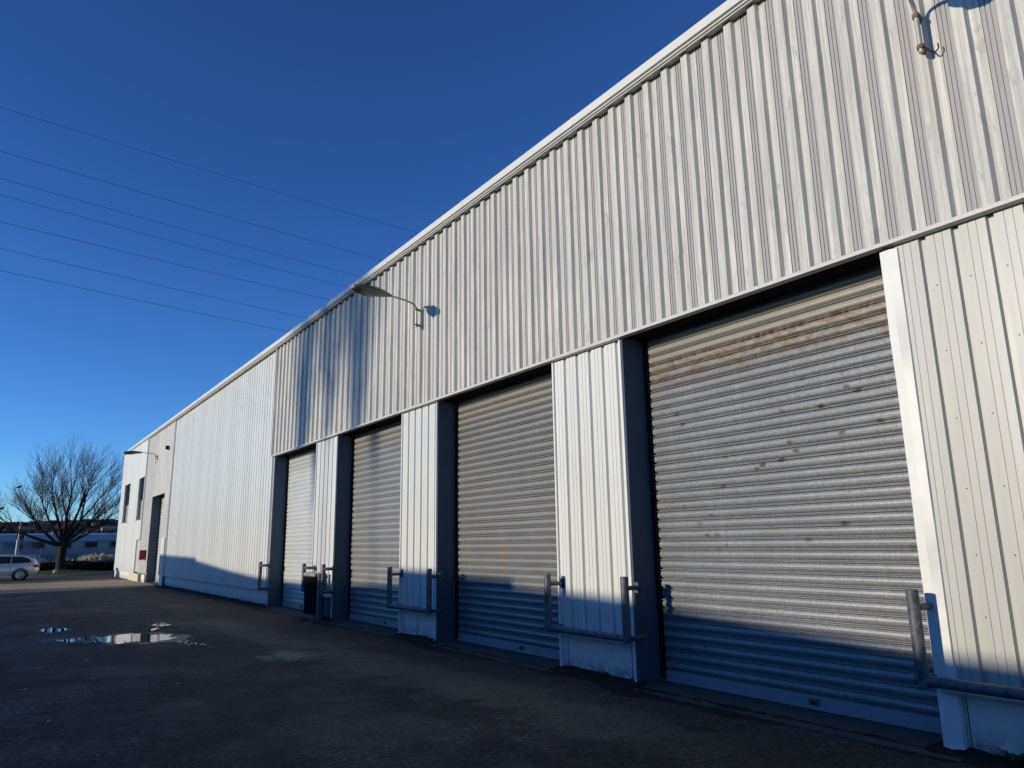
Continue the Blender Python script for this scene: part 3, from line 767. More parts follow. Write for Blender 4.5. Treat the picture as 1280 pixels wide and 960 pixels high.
weed(6.08,24.2,.12,'small green weed at the foot of the long white wall')
# litter
scm=plain('pale_scrap',(.6,.6,.6),.7,0,.1,9)
for (x,y),lb in zip([(0.42,10.75),(1.23,12.91),(1.15,11.07),(0.56,8.7),(1.94,10.0)],['white scrap of litter at the left edge of the yard','tiny white scrap of litter nearest the long puddle','white scrap of litter right of the one at the left edge','white scrap of litter nearest the camera','white scrap of litter farthest right on the open asphalt']):
    b=local(MB()); n=6; vs=[(random.uniform(.008,.03)*math.cos(i*6.28/n),random.uniform(.01,.035)*math.sin(i*6.28/n),.003+random.uniform(0,.008)) for i in range(n)]
    vs+=[(v[0]*.95,v[1]*.95,v[2]+.004) for v in vs]
    b.add(vs,[tuple(range(n))[::-1],tuple(range(n,2*n))]+[(i,(i+1)%n,(i+1)%n+n,i+n) for i in range(n)])
    o=b.build('paper_scrap',scm); o.location=(x,y,0); tag(o,lb,'litter',group='pale scraps on the asphalt')

# ------------------------------------------------------------------ sheds on the other side of the yard (behind the camera, they shade the yard)
DR=18.1; RX=6.1-DR
shedm=plain('grey_shed_sheet',(.28,.28,.27),.7,0,.1,.6); shr=plain('shed_roof_sheet',(.22,.22,.22),.7,0,.1,.6)
def shed(label,pts,n_door=2):
    """pts: (Y on the warehouse wall, shadow height there)"""
    t=thing('storage_shed',label,'shed',(RX,pts[0][0]+3.26,0),0,'low sheds opposite the warehouse')
    P=[(y+DR*.18,z+DR*.2) for y,z in pts]
    b=MB(); r=MB(); vs=[];fs=[]; rv=[];rf_=[]
    for y,z in P:
        vs+= [(RX+3.6,y,0),(RX+3.6,y,z-1.5),(RX,y,z-.03),(RX-3.6,y,z-1.5),(RX-3.6,y,0)]
        rv+= [(RX+3.9,y,z-1.6),(RX,y,z),(RX-3.9,y,z-1.6)]
    for i in range(len(P)-1):
        for q in range(4): A=i*5+q; fs.append((A,A+1,A+6,A+5))
        for q in range(2): A=i*3+q; rf_.append((A,A+1,A+4,A+3))
    e=(len(P)-1)*5; fs+=[(0,1,2,3,4),(e,e+1,e+2,e+3,e+4)]
    b.add(vs,fs); b.build('wall',shedm,t); r.add(rv,rf_); r.build('roof',shr,t)
    y0,y1=P[-1][0],P[0][0]
    if y0>y1: y0,y1=y1,y0
    for k in range(n_door):
        yc=y0+(y1-y0)*(k+.5)/n_door; d=MB(); d.box(RX+3.603,RX+3.66,yc-1.3,yc+1.3,0,2.1,0,.01); d.build('door',M['jamb'],t)
shed('low grey shed opposite the far end of the warehouse',[(36.4,1.29),(29.45,1.22)])
shed('low grey shed opposite the long white wall, roof falling towards the camera',[(29.4,1.12),(24.5,.86),(21.5,.75),(18,.74),(13.0,.93)],4)
shed('low grey shed opposite the grey shutter',[(12.95,1.16),(9.5,1.13)],1)
shed('low grey shed behind the camera opposite the rusty shutter',[(9.45,1.02),(6.5,.93),(3.0,.70),(-8,.35),(-24,.3)],6)

# ------------------------------------------------------------------ trees
def grow(mb_trunk,mb_twig,p,d,L,r,depth,maxd,rnd,up=.12,spread=.55,kids=(2,3),twig_r=.022,wob=.10):
    """recursive limb; returns nothing"""
    n=4 if depth<maxd-1 else 3; pts=[p]; rad=[r]; q=p.copy(); dd=d.copy(); taper=.62 if depth<maxd else .4; r=max(r,.0085)
    for i in range(n):
        dd=(dd+Vector((rnd.gauss(0,wob),rnd.gauss(0,wob),rnd.gauss(0,wob*.6)+up*.35))).normalized()
        q=q+dd*(L/n); pts.append(q.copy()); rad.append(r*(1-(1-taper)*(i+1)/n))
    (mb_trunk if r>twig_r else mb_twig).tube(pts,rad,8 if r>.06 else (5 if r>twig_r else 3),0,False,True)
    if depth>=maxd: return
    # side shoots
    for i in range(1,n):
        if rnd.random()<(.9 if depth>0 else .0):
            a=rnd.uniform(0,6.28); perp=Vector((math.cos(a),math.sin(a),rnd.uniform(-.1,.6)))
            nd=(dd*.75+perp*spread*1.2).normalized()
            grow(mb_trunk,mb_twig,pts[i],nd,L*rnd.uniform(.5,.75),rad[i]*.5,max(depth+1,maxd-2),maxd,rnd,up,spread,kids,twig_r,wob)
    k=rnd.randint(*kids); a0=rnd.uniform(0,6.28)
    for j in range(k):
        a=a0+6.28*j/k+rnd.uniform(-.5,.5); perp=Vector((math.cos(a),math.sin(a),0))
        perp=(perp-dd*perp.dot(dd)); nd=(dd+perp*spread*rnd.uniform(.6,1.25)).normalized()
        grow(mb_trunk,mb_twig,pts[-1],nd,L*rnd.uniform(.68,.88),rad[-1]*rnd.uniform(.66,.85),depth+1,maxd,rnd,up,spread,kids,twig_r,wob)
def big_tree():
    rnd=random.Random(21); t=thing('bare_tree','large bare spreading tree with short stout trunk left of the far end of the warehouse','tree',(3.45,58,0))
    a=local(MB()); b=local(MB())
    a.tube([(0,0,-.1),(.02,0,.25),(-.02,.02,.9),(0,0,1.6),(.0,0,2.1)],[.44,.31,.26,.26,.28],14,0,False)
    # stout limbs leaving the head of the trunk; (direction, length, radius)
    limbs=[((-.97,.1,.30),2.0,.13),((-.8,-.4,.55),1.6,.11),((-.5,.3,.8),1.7,.12),((-.25,-.2,1.0),1.9,.12),((.05,.25,1.0),2.1,.15),((.25,-.3,1.0),2.0,.13),((.55,.2,.85),1.9,.13),((.85,-.2,.6),1.7,.12),((.97,.2,.32),1.6,.10),((-.2,-.8,.7),1.4,.09),((.3,.9,.7),1.5,.09),((-.6,.8,.4),1.5,.09),((.6,-.7,.5),1.3,.09)]
    for d,L,r in limbs:
        d=Vector(d).normalized(); grow(a,b,Vector((d.x*.15,d.y*.15,1.8+rnd.uniform(0,.35))),d,L*.98,r,0,5,rnd,.15,.38,(2,2),.02,.05)
    a.build('trunk',M['bark'],t); b.build('crown',M['twig'],t)
    return t
big_tree()
def poplar(label,x,y,h,w,seed):
    rnd=random.Random(seed); t=thing('poplar_tree',label,'tree',(x,y,0),0,'tall bare poplars beyond the sheds')
    a=local(MB()); b=local(MB()); pts=[(0,0,-.1)]; rad=[.12]
    for k in range(1,9): pts.append((rnd.gauss(0,.08),rnd.gauss(0,.08),h*k/8)); rad.append(.12*(1-k/8.3))
    a.tube(pts,rad,8,0,False)
    n=int(h*2.0)
    for k in range(n):
        z=h*(.795+.185*k/n); an=rnd.uniform(0,6.28); tt=(z/h-.79)/.21
        l=w*(1.25-.95*abs(tt-.35)**.8)*rnd.uniform(.6,1.1); d=Vector((math.cos(an)*.42,math.sin(an)*.42,1)).normalized()
        grow(a,b,Vector((0,0,z)),d,l*1.25,.035,1,3,rnd,.35,.34,(2,3),.03)
    a.build('trunk',M['bark'],t); b.build('crown',M['twig'],t)
poplar('tall bare poplar beyond the sheds, middle and tallest of the row',-54,27.4,19.9,2.3,3)
poplar('tall bare poplar beyond the sheds, nearer the camera',-54,25.5,18.9,1.5,5)
poplar('tall bare poplar beyond the sheds, farthest from the camera',-54,29.2,18.3,1.5,8)

# birds in the tree
for x,y,z,lb in ((.62,57.6,5.55,'dark bird perched among the left upper twigs of the bare tree'),(-.2,57.6,4.15,'dark bird perched low at the left edge of the bare tree')):
    t=thing('bird',lb,'bird',(x,y,z),0,'birds in the bare tree')
    b=local(MB()); b.tube([(-.16,0,.02),(-.10,0,.05),(0,0,.08),(.09,0,.13),(.14,0,.17),(.19,0,.16)],[.008,.045,.075,.06,.042,.01],10); b.build('body',M['dark'],t)
    b=local(MB()); b.prism([(-.22,-.0),(-.10,.03),(-.08,.06),(-.21,.03)],'y',-.025,.025); b.build('tail',M['dark'],t)

# ------------------------------------------------------------------ verge, hedge, reeds
vg=MB(); vs=[];fs=[]
outline=[(-9,54.2),(-3,53.8),(1.5,53.6),(3.5,53.9),(5.2,54.9),(6.8,56.6),(9.5,57.6),(9.5,59.2),(-9,59.2)]
kbv=MB(); 
for (x0,y0),(x1,y1) in zip(outline[:7],outline[1:7]):
    d=Vector((x1-x0,y1-y0,0)).normalized(); nn=Vector((-d.y,d.x,0))*.14
    A=Vector((x0,y0,0)); B=Vector((x1,y1,0)); vs_=[A,B,B+nn,A+nn]
    kbv.add([v+Vector((0,0,.0)) for v in vs_]+[v+Vector((0,0,.12)) for v in vs_],[(0,1,5,4),(4,5,6,7),(2,3,7,6),(1,2,6,5),(3,0,4,7)])
o=kbv.build('kerb',plain('pale_kerb',(.34,.33,.29),.85,0,.2,2)); tag(o,kind='structure')
grm=plain('mossy_verge_grass',(.085,.095,.035),.95,0,.45,1.4,.2,1)
nx,ny=90,22
for j in range(ny+1):
    for i in range(nx+1):
        x=-9+18.5*i/nx
        # front edge of the verge at x
        yf=None
        for (x0,y0),(x1,y1) in zip(outline[:7],outline[1:7]):
            if x0<=x<=x1 and x1>x0: yf=y0+(y1-y0)*(x-x0)/(x1-x0)+.15
        if yf is None: yf=57.7
        y=yf+(60.5-yf)*j/ny
        r=math.hypot(x-3.45,(y-58)*1.0)
        vs.append((x,y,.07+.22*math.exp(-(r/1.5)**2)+.03*random.random()))
for j in range(ny):
    for i in range(nx): a=j*(nx+1)+i; fs.append((a,a+1,a+nx+2,a+nx+1))
vg.add(vs,fs,0,True); o=vg.build('grass_verge',grm,fix=False); tag(o,'mossy grass verge round the foot of the bare tree','grass',kind='stuff')
gb=MB()
for k in range(9000):
    x=random.uniform(-8,9); yf=54.2 if x<2 else 54+(x-2)*.55; y=random.uniform(yf,59.3)
    r=math.hypot(x-3.45,y-58); z=.07+.22*math.exp(-(r/1.5)**2); h=random.uniform(.04,.12); a=random.uniform(0,6.28); w=.012
    gb.add([(x-w*math.cos(a),y-w*math.sin(a),z),(x+w*math.cos(a),y+w*math.sin(a),z),(x+random.gauss(0,.03),y+random.gauss(0,.03),z+h)],[(0,1,2)])
o=gb.build('grass',grm,fix=False); tag(o,'short winter grass blades on the verge','grass',kind='stuff')
# hedge: a clipped volume of small leaves
hl=plain('dark_hedge_leaf',(.018,.026,.012),.8,0,.5,3,.2)
def hedge(x0,x1,y0,y1,h,label,n):
    t=thing('hedge',label,'hedge',((x0+x1)/2,(y0+y1)/2,0)); b=MB()
    for k in range(n):
        x=random.uniform(x0,x1); y=random.uniform(y0,y1) if random.random()<.35 else random.choice((y0,y0,y1))+random.gauss(0,.06); z=random.uniform(.02,h)
        if random.random()<.3: z=h+random.gauss(0,.045)
        z+=.05*math.sin(x*1.9)+.03*math.sin(x*5.3)
        s=random.uniform(.03,.06); u=Vector((random.gauss(0,1),random.gauss(0,1),random.gauss(0,1))).normalized(); v=u.orthogonal().normalized()*s; u*=s; c=Vector((x,y,z))
        b.add([c-u,c+v*.6,c+u,c-v*.6],[(0,1,2,3)])
    b.build('foliage',hl,t,fix=False)
    c=MB(); c.box(x0+.05,x1-.05,y0+.12,y1-.12,.0,h-.12); c.build('branches',M['bark'],t)
hedge(-12,9.2,59.3,60.3,.74,'low dark clipped hedge behind the bare tree',26000)
hedge(9.25,22,59.3,60.3,.74,'low dark clipped hedge behind the end of the warehouse',5000)
# rough brown growth behind the hedge
rg=MB(); 
for k in range(15000):
    x=random.uniform(-14,22); y=random.uniform(61,70); h=random.uniform(.35,.9)*(.7+.3*math.sin(x*.9)); a=random.uniform(0,6.28); w=.014
    l=random.gauss(0,.16)
    rg.add([(x-w*math.cos(a),y-w*math.sin(a),0),(x+w*math.cos(a),y+w*math.sin(a),0),(x+l,y+random.gauss(0,.1),h)],[(0,1,2)])
o=rg.build('dry_grass',plain('brown_dead_grass',(.11,.085,.055),.95,0,.45,.8),fix=False); tag(o,'brown dead grass and brambles behind the hedge','grass',kind='stuff')
plm=plain('cream_plume',(.52,.46,.34),.95,0,.2,9); stm=plain('reed_stem',(.20,.15,.085),.9,0,.3,6)
def reed_clump(x,y,h,n,label):
    t=thing('reed_clump',label,'reeds',(x,y,0),0,'plumed reeds behind the hedge'); a=local(MB()); b=local(MB())
    for k in range(n):
        an=random.uniform(0,6.28); r0=random.uniform(0,.18); lean=random.uniform(.05,.38); hh=h*random.uniform(.75,1.05)
        d=Vector((math.cos(an),math.sin(an),0)); p0=d*r0; p1=p0+d*lean*.4+Vector((0,0,hh*.6)); p2=p0+d*lean+Vector((0,0,hh)); p3=p2+d*.08+Vector((0,0,.22))
        a.tube([p0,p1,p2],[.008,.006,.004],3,0,False)
        b.tube([p2-Vector((0,0,.06)),p2+d*.03+Vector((0,0,.06)),p3],[.012,.045,.006],5,0,False)
    a.build('stems',stm,t,fix=False); b.build('plumes',plm,t,fix=False)
xs_=[4.15,5.35,5.75,6.15,6.6,6.95,7.3,7.75]
nm=['lone reed clump with cream plumes just right of the bare tree trunk','first clump of the cream plumed reed row, counting from the bare tree','second clump of the cream plumed reed row from the bare tree','third clump of the cream plumed reed row from the bare tree','fourth clump of the cream plumed reed row from the bare tree','fifth clump of the cream plumed reed row from the bare tree','sixth clump of the cream plumed reed row, near the warehouse corner','last clump of the cream plumed reed row, against the warehouse corner']
for x,l in zip(xs_,nm): reed_clump(x,63.4+random.uniform(-.4,.4),random.uniform(.95,1.2) if x>4.5 else .75,22 if x>4.5 else 9,l)
# stone beside the tree
b=MB(); t=thing('marker_stone','pale upright stone beside the foot of the bare tree','stone',(3.1,56.4,.05))
b.world=False; b.lathe([(.0001,-.05),(.15,-.04),(.14,.12),(.10,.26),(.05,.33),(.0001,.34)],(0,0,0),'z',9,0,False); b.build('stone_body',plain('pale_stone',(.42,.40,.33),.9,0,.2,6,.3,.5),t)

# ------------------------------------------------------------------ fence, train, lamps beyond
fm=plain('galvanised_palisade',(.30,.31,.32),.6,.1,.15,2)
t=thing('palisade_fence','grey palisade fence behind the hedge and reeds','fence',(2,72,0))
b=MB()
x=-22
while x<26:
    b.prism([(x,0),(x+.095,0),(x+.095,1.72),(x+.0475,1.80),(x,1.72)],'y',72,72.012); x+=.15
b.build('pales',fm,t,fix=False)
for z in (.35,1.45): b=MB(); b.box(-22,26,72.015,72.06,z,z+.05); b.build('rail',fm,t)
for k in range(18): b=MB(); b.box(-22+2.75*k,-21.9+2.75*k,72.065,72.165,0,1.7); b.build('post',fm,t)
# train
tb=plain('pale_blue_coach_roof',(.36,.37,.41),.38,.3,.1,.6); ts=plain('grey_coach_side',(.16,.17,.19),.5,.1,.15,.4); tp=plain('beige_coach_panel',(.30,.29,.25),.6,0,.15,.5)
def coach(label,x0,y=110,L=25.0):
    t=thing('railway_coach',label,'railway coach',(x0+L/2,y,0),0,'coaches of the standing train'); q=x0
    b=MB(); b.box(x0+.25,x0+L-.25,y-1.4,y+1.4,1.0,2.68,0,.05); b.build('body',ts,t)
    r=MB(); pr=[(y-1.46,2.66),(y-1.46,2.78),(y-1.36,3.12),(y-1.05,3.42),(y-.55,3.58),(y,3.63),(y+.55,3.58),(y+1.05,3.42),(y+1.36,3.12),(y+1.46,2.78),(y+1.46,2.66)]
    r.prism(pr,'x',x0+.2,x0+L-.2,0); r.box(x0+3,x0+5.5,y-.7,y+.7,3.58,3.76,0,.04); r.box(x0+15,x0+18,y-.7,y+.7,3.58,3.76,0,.04); r.build('roof',tb,t)
    k=0; x=x0+1.0
    while x<x0+L-2.4:
        w=MB(); w.box(x,x+1.3,y-1.425,y-1.402,1.72,2.52,0,.01); w.build('window',M['glass'],t)
        w=MB(); w.box(x+1.4,x+2.6,y-1.42,y-1.402,1.25,2.55,0,.01); w.build('door_panel' if k%4==1 else 'side_panel',tp,t)
        x+=2.85; k+=1
    for s_ in (3.2,5.6,L-5.6,L-3.2):
        w=MB(); w.lathe([(.0001,-1.0),(.42,-1.0),(.46,-.96),(.46,-.86),(.40,-.84),(.0001,-.84)],(x0+s_,y,.62),'y',16); w.build('wheel',M['dark'],t)
    w=MB(); w.box(x0+2.2,x0+6.6,y-1.1,y+1.1,.62,1.0,0,.03); w.box(x0+L-6.6,x0+L-2.2,y-1.1,y+1.1,.62,1.0,0,.03); w.box(x0+8,x0+L-8,y-1.2,y+1.2,.55,1.0,0,.03); w.build('underframe',M['dark'],t)
coach('pale blue roofed railway coach seen behind the bare tree trunk and reeds',2.2); coach('pale blue roofed railway coach at the left edge beyond the silver car',-23.2)
coach('pale blue roofed railway coach hidden behind the warehouse end',27.6)
tr=MB(); tr.box(-60,60,109.25,109.33,.02,.17); tr.box(-60,60,110.67,110.75,.02,.17); o=tr.build('rails',M['rust']); tag(o,kind='structure')
t=thing('mast','slim pale mast standing behind the silver car and the hedge','mast',(1.15,70.5,0)); b=local(MB())
b.tube([(0,0,0),(0,0,2.4)],[.13,.12],10); b.build('shaft',plain('pale_pole',(.40,.40,.38),.6,.1,.1,3),t)
b=local(MB()); b.tube([(0,0,2.4),(0,0,3.9)],[.04,.03],8); b.build('upper_pole',M['arm'],t)

# ------------------------------------------------------------------ cables
for i,(A,B,Hh,lb) in enumerate([
 ((-2.2,38.1),(20.7,40.4),26.2,'highest overhead cable, topmost at the left edge of the sky'),
 ((-2.2,42.7),(21.0,46.0),23.5,'second overhead cable from the top'),
 ((-2.1,46.1),(19.8,49.8),21.8,'third overhead cable from the top, upper of a close pair'),
 ((-2.1,48.4),(20.3,52.6),20.9,'fourth overhead cable from the top, lower of a close pair'),
 ((-2.1,52.7),(20.5,56.3),19.1,'fifth overhead cable from the top'),
 ((-2.1,57.7),(20.7,62.2),17.5,'sixth overhead cable from the top'),
 ((-2.1,62.5),(20.7,67.3),16.2,'lowest overhead cable of all, crossing just above the lamp')]):
    k=(Hh-1.6)/20.0; A=Vector((A[0]*k,A[1]*k,Hh)); B=Vector((B[0]*k,B[1]*k,Hh)); d=(B-A).normalized(); L=(B-A).length
    pts=[]
    for s_ in range(-150,201,10):
        u=s_; sag=.0005*u*(u-L); pts.append(A+d*u+Vector((0,0,sag)))
    b=MB(); b.tube(pts,.011,6); o=b.build('overhead_cable',M['wire'],fix=False); tag(o,lb,'power cable',group='overhead cables crossing the sky')

# ------------------------------------------------------------------ silver estate car
def car():
    yaw=R(177); t=thing('estate_car','silver estate car cut by the left edge, seen from its right rear quarter','car',(-.22,50.0,0),yaw)
    # local frame: +x forward, y left; length 4.7, half width .88
    paint=NT('silver_paint'); pn=paint.noise(paint.obj(),300,2); paint.set(paint.mix(pn,(.50,.51,.52),(.60,.60,.60)),.22,.25,.5,.8); pm=paint.mat
    # body side section stations: x, (z sill, z belt, z roof), half widths
    st=[(-2.33,.42,.80,.86,.62,.60),(-2.25,.33,.86,1.02,.78,.66),(-2.05,.28,.93,1.26,.84,.66),(-1.75,.25,.96,1.39,.87,.64),(-1.2,.22,.95,1.45,.88,.63),(-.5,.21,.93,1.47,.885,.63),(.2,.21,.91,1.46,.885,.63),(.65,.21,.90,1.36,.885,.63),(1.05,.21,.89,1.10,.88,.66),(1.32,.22,.88,.915,.875,.72),(1.7,.23,.83,.86,.86,.70),(2.1,.27,.72,.76,.80,.64),(2.30,.34,.60,.64,.68,.55),(2.36,.42,.52,.55,.55,.45)]
    b=local(MB()); vs=[];fs=[]; n=0
    for x,zs,zb,zr,wb,wr in st:
        ring=[(wb*.90,zs),(wb*.985,zs+.10),(wb,zs+(zb-zs)*.5),(wb*.985,zs+(zb-zs)*.72),(wb*.955,zb-.02),(wb*.93,zb),(wb*.90+(wr-wb*.90)*.9,zr-.05 if zr-zb>.1 else zr-.01),(wr*.82,zr-.012),(wr*.4,zr),]
        full=[(x,y,z) for y,z in ring]+[(x,-y,z) for y,z in ring[::-1]]
        n=len(full); vs+=full
    for i in range(len(st)-1):
        for k in range(n): A=i*n+k; B=i*n+(k+1)%n; fs.append((A,B,B+n,A+n))
    fs.append(tuple(range(n))); fs.append(tuple(range((len(st)-1)*n,len(st)*n))[::-1])
    b.add(vs,fs,0,True); 
    body=b.build('body',pm,t)
    body.data.shade_smooth() if hasattr(body.data,'shade_smooth') else None
    def side(pts,off,name,mat,parent,thick=.012):
        for sgn in (-1,1):
            m=local(MB()); m.add([(x,sgn*(w+off),z) for x,w,z in pts]+[(x,sgn*(w+off-thick),z) for x,w,z in pts],[tuple(range(len(pts))),tuple(range(len(pts),2*len(pts)))[::-1]]+[(i,(i+1)%len(pts),(i+1)%len(pts)+len(pts),i+len(pts)) for i in range(len(pts))]); o=m.build(name,mat,parent)
    # side windows lie on the sloping glasshouse: width follows height
    gw=lambda z:.885*.93+(.665-.885*.93)*max(0,(z-.95)/.44)
    side([(-1.95,gw(1.04)-.02,1.04),(-1.62,gw(.99),.99),(-.95,gw(.98),.98),(-.95,gw(1.37),1.37),(-1.45,gw(1.35),1.35),(-1.78,gw(1.22)-.01,1.22)],.012,'side_window',M['glass'],t)
    side([(-.89,gw(.98),.98),(-.02,gw(.97),.97),(-.02,gw(1.385),1.385),(-.89,gw(1.375),1.375)],.012,'side_window',M['glass'],t)
    side([(.04,gw(.97),.97),(.92,gw(.955),.955),(.62,gw(1.27),1.27),(.40,gw(1.35),1.35),(.04,gw(1.385),1.385)],.012,'side_window',M['glass'],t)
    for zz in ((-1.95,1.0,-.02),):
        pass
    # chrome strip, door gaps, handles, sill highlight
    for sgn in (-1,1):
        m=local(MB()); m.tube([(-2.0,sgn*.838,1.01),(-1.2,sgn*.842,.965),(0,sgn*.842,.955),(1.0,sgn*.838,.94)],.010,6); m.build('window_trim',M['trim'],t)
        for x in (-.92,.0,1.02): m=local(MB()); m.box(x-.004,x+.004,sgn*.886-.004,sgn*.886+.004,.30,.93); m.build('door_gap',M['dark'],t)
        for x in (-.82,.12): m=local(MB()); m.box(x,x+.2,sgn*.885-.02,sgn*.885+.02,.78,.81,0,.008); m.build('door_handle',pm,t)
        m=local(MB()); m.tube([(-1.6,sgn*.58,1.475),(-1.45,sgn*.60,1.50),(.3,sgn*.60,1.51),(.5,sgn*.58,1.48)],.014,6); m.build('roof_rail',M['arm'],t)
        m=local(MB()); m.box(-1.0,1.0,sgn*.88-.018,sgn*.88+.018,.20,.27,0,.01); m.build('sill',pm,t)
        m=local(MB()); m.add([(-2.30,sgn*.55,.80),(-2.345,sgn*.60,.68),(-2.12,sgn*.85,.74),(-1.98,sgn*.85,.88),(-2.24,sgn*.78,.90)],[(0,1,2,3,4)]); m.add([(-2.34,sgn*.5,.81),(-2.37,sgn*.56,.68),(-2.16,sgn*.872,.74),(-2.02,sgn*.868,.88),(-2.29,sgn*.79,.91)],[(0,1,2,3,4)]); m.build('tail_light',M['red'],t)
        for x in (-1.42,1.40):
            m=local(MB()); y=sgn*.80
            m.lathe([(.20,-.10*sgn),(.315,-.10*sgn),(.33,-.06*sgn),(.33,.06*sgn),(.315,.098*sgn),(.235,.10*sgn),(.215,.07*sgn),(.20,-.10*sgn)],(x,y,.33),'y',28)
            ty=m.build('wheel',plain('tyre_rubber',(.012,.012,.012),.8),t)
            a=local(MB()); a.lathe([(.0001,.055*sgn),(.05,.06*sgn),(.06,.03*sgn)],(x,y,.33),'y',12); a.lathe([(.232,.085*sgn),(.222,.096*sgn),(.205,.085*sgn),(.20,.0)],(x,y,.33),'y',28)
            for k in range(10):
                an=2*math.pi*k/10; da=.07; P=[]
                for rr,dd,yy in ((.04,.35,.055),(.21,.10,.082)):
                    for q in (-1,1): P.append((x+rr*math.cos(an+q*dd),y+yy*sgn,.33+rr*math.sin(an+q*dd)))
                P2=[(p[0],p[1]-.03*sgn,p[2]) for p in P]
                a.add(P+P2,[(0,2,3,1),(4,5,7,6),(0,4,6,2),(1,3,7,5)])
            rm=a.build('rim',plain('alloy_rim',(.55,.55,.56),.3,.7,.05),ty)
            # wheel arch, dark
            w_=local(MB()); w_.lathe([(.35,.086*sgn),(.395,.0885*sgn),(.395,-.2*sgn),(.35,-.2*sgn),(.35,.086*sgn)],(x,y,.33),'y',28); w_.lathe([(.0001,-.11*sgn),(.36,-.11*sgn)],(x,y,.33),'y',28); w_.build('wheel_arch',M['dark'],t)
    m=local(MB()); m.add([(-2.20,.60,.98),(-2.20,-.60,.98),(-1.86,-.56,1.36),(-1.86,.56,1.36),(-2.24,.60,.99),(-2.24,-.60,.99),(-1.90,-.56,1.375),(-1.90,.56,1.375)],[(0,1,2,3),(4,5,6,7),(0,1,5,4),(1,2,6,5),(2,3,7,6),(3,0,4,7)]); m.build('rear_window',M['glass'],t)
    m=local(MB()); m.box(-2.08,-1.74,-.58,.58,1.395,1.425,0,.012); m.build('spoiler',pm,t)
    m=local(MB()); m.box(-2.40,-2.28,-.70,.70,.36,.52,0,.04); m.build('bumper',M['jamb'],t)
    m=local(MB()); m.add([(1.30,.66,.93),(1.30,-.66,.93),(.70,-.58,1.36),(.70,.58,1.36),(1.34,.66,.945),(1.34,-.66,.945),(.74,-.58,1.375),(.74,.58,1.375)],[(0,1,2,3),(4,5,6,7),(0,1,5,4),(1,2,6,5),(2,3,7,6),(3,0,4,7)]); m.build('windscreen',M['glass'],t)
car()

# ------------------------------------------------------------------ houses on the hillside
hw=[plain('pale_render',(.30,.29,.27),.9,0,.1,.2),plain('brown_brick',(.13,.095,.075),.9,0,.2,.3)]; hr=[plain('slate_roof',(.07,.075,.085),.8,0,.1,.2),plain('tiled_roof',(.10,.065,.05),.8,0,.1,.2)]
spots=[]
rnd=random.Random(5)
desc=['pale rendered hillside house','brown brick hillside house']
k=0
for row,(Y,z) in enumerate(((470,8.0),(560,16.0),(650,21.5))):
    for i in range(9):
        x=-22+i*(14+row*3)+rnd.uniform(-5,5); Yh=Y+rnd.uniform(-25,25); tt=(Yh-420)/500; zh=-1+math.sin(min(1,tt*1.15)*math.pi/2)*(27.5+3*fbm(x,Yh)); 
        if x>105: continue
        kd=int(rnd.random()<.6); wdt=rnd.uniform(5,9); hgt=rnd.uniform(2.4,3.6)
        t=thing('hillside_house','','house',(x,Yh,zh),0,'houses on the far hillside')
        t['label']='%s in the %s row, number %d counting from the left'%(desc[kd],('lowest','middle','upper')[row],i+1)
        b=local(MB()); b.box(-wdt/2,wdt/2,-4,4,-5,hgt); b.prism([(-4,hgt),(4,hgt),(0,hgt+1.6)],'x',-wdt/2+.01,wdt/2-.01); b.build('wall',hw[kd],t)
        b=local(MB()); b.add([(-wdt/2-.4,-4.5,hgt-.25),(wdt/2+.4,-4.5,hgt-.25),(wdt/2+.4,0,hgt+1.75),(-wdt/2-.4,0,hgt+1.75),(wdt/2+.4,4.5,hgt-.25),(-wdt/2-.4,4.5,hgt-.25)],[(0,1,2,3),(3,2,4,5)]); b.build('roof',hr[kd],t)
        for q in range(3): 
            b=local(MB()); u=-wdt/2+wdt*(q+.5)/3; b.box(u-.6,u+.6,-4.06,-4.003,hgt*.35,hgt*.7); b.build('window',M['glass'],t)
wd=MB()
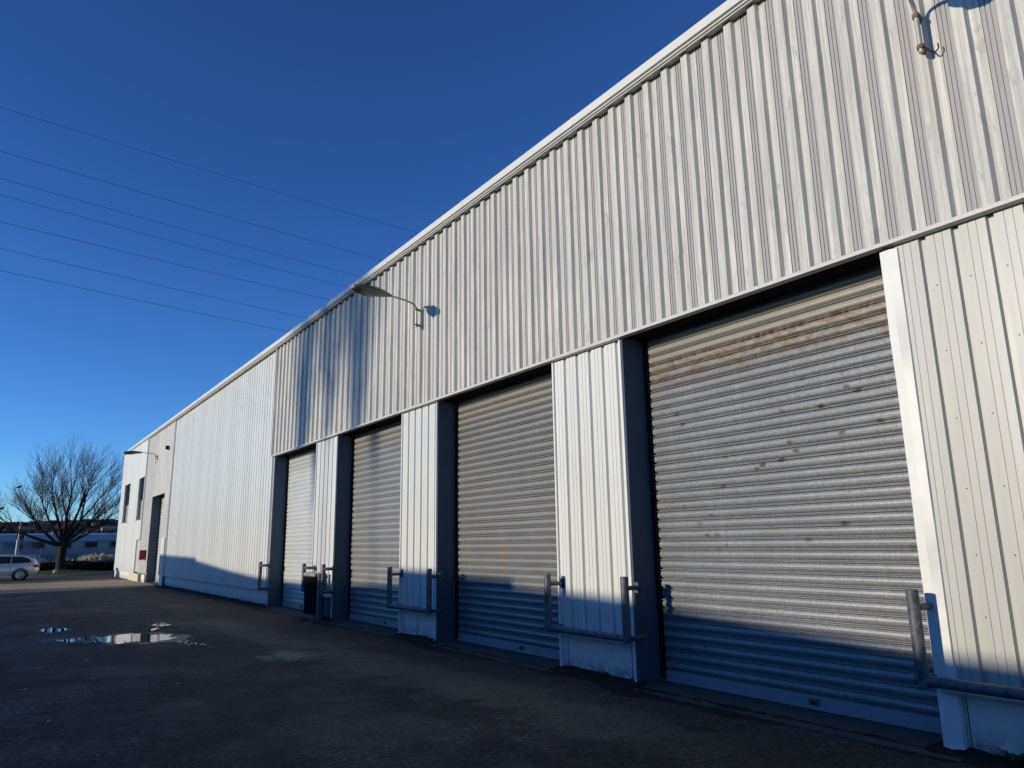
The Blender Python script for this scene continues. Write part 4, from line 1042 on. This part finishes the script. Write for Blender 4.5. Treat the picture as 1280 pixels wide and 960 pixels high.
rnd=random.Random(9)
for k in range(5200):
    x=rnd.uniform(-200,330); y=rnd.uniform(430,800); tt=(y-420)/500; pz=-1+math.sin(min(1,tt*1.15)*math.pi/2)*(27.5+3*fbm(x,y))
    s=rnd.uniform(1.0,2.6); vs=[]
    for q in range(7):
        c=Vector((x+rnd.gauss(0,s*.7),y+rnd.gauss(0,s*.7),pz+rnd.uniform(.3,1.0)*s)); u=Vector((rnd.gauss(0,1),rnd.gauss(0,1),rnd.gauss(0,1))).normalized()*s*.5; v=u.orthogonal().normalized()*s*.4
        wd.add([c-u,c+v,c+u,c-v],[(0,1,2,3)])
o=wd.build('woodland',plain('far_wood',(.022,.021,.019),.95,0,.4,.05),fix=False); tag(o,'dark bare woodland over the far hillside','woodland',kind='stuff')

# the warehouse front is not quite parallel to the yard axis: it turns in slightly with distance
def sw(y): return 1.0 if y<=20 else 1-.0012*(y-20)
def tree_of(o):
    out=[o]
    for c in KIDS(o): out+=tree_of(c)
    return out
for o in tree_of(W)+[x for x in bpy.data.objects if x.name.split('.')[0] in ('damp_earth','concrete_edging','weed')]:
    if o.type!='MESH': continue
    ys=[v.co.y for v in o.data.vertices]
    import bmesh
    cuts=[q for q in (20,26,33,40,46) if min(ys)<q-.5 and max(ys)>q+.5]
    if cuts and o.name.split('.')[0] not in ('damp_earth',):
        bm=bmesh.new(); bm.from_mesh(o.data)
        for q in cuts: bmesh.ops.bisect_plane(bm,geom=bm.verts[:]+bm.edges[:]+bm.faces[:],plane_co=(0,q,0),plane_no=(0,1,0))
        bm.to_mesh(o.data); bm.free()
    for v in o.data.vertices:
        k=sw(v.co.y); v.co.x-=(1-k)*6.1; v.co.y*=k
for o in bpy.data.objects:
    if o.parent is None and o.name.split('.')[0] in ('pipe_guard','wall_lamp','floodlight','hose_cabinet','litter_bin','steel_post','service_box'):
        k=sw(o.location.y); o.location.x*=k; o.location.y*=k

for o in bpy.data.objects:
    if o.name=='estate_car': o.scale=(.94,.94,.93)
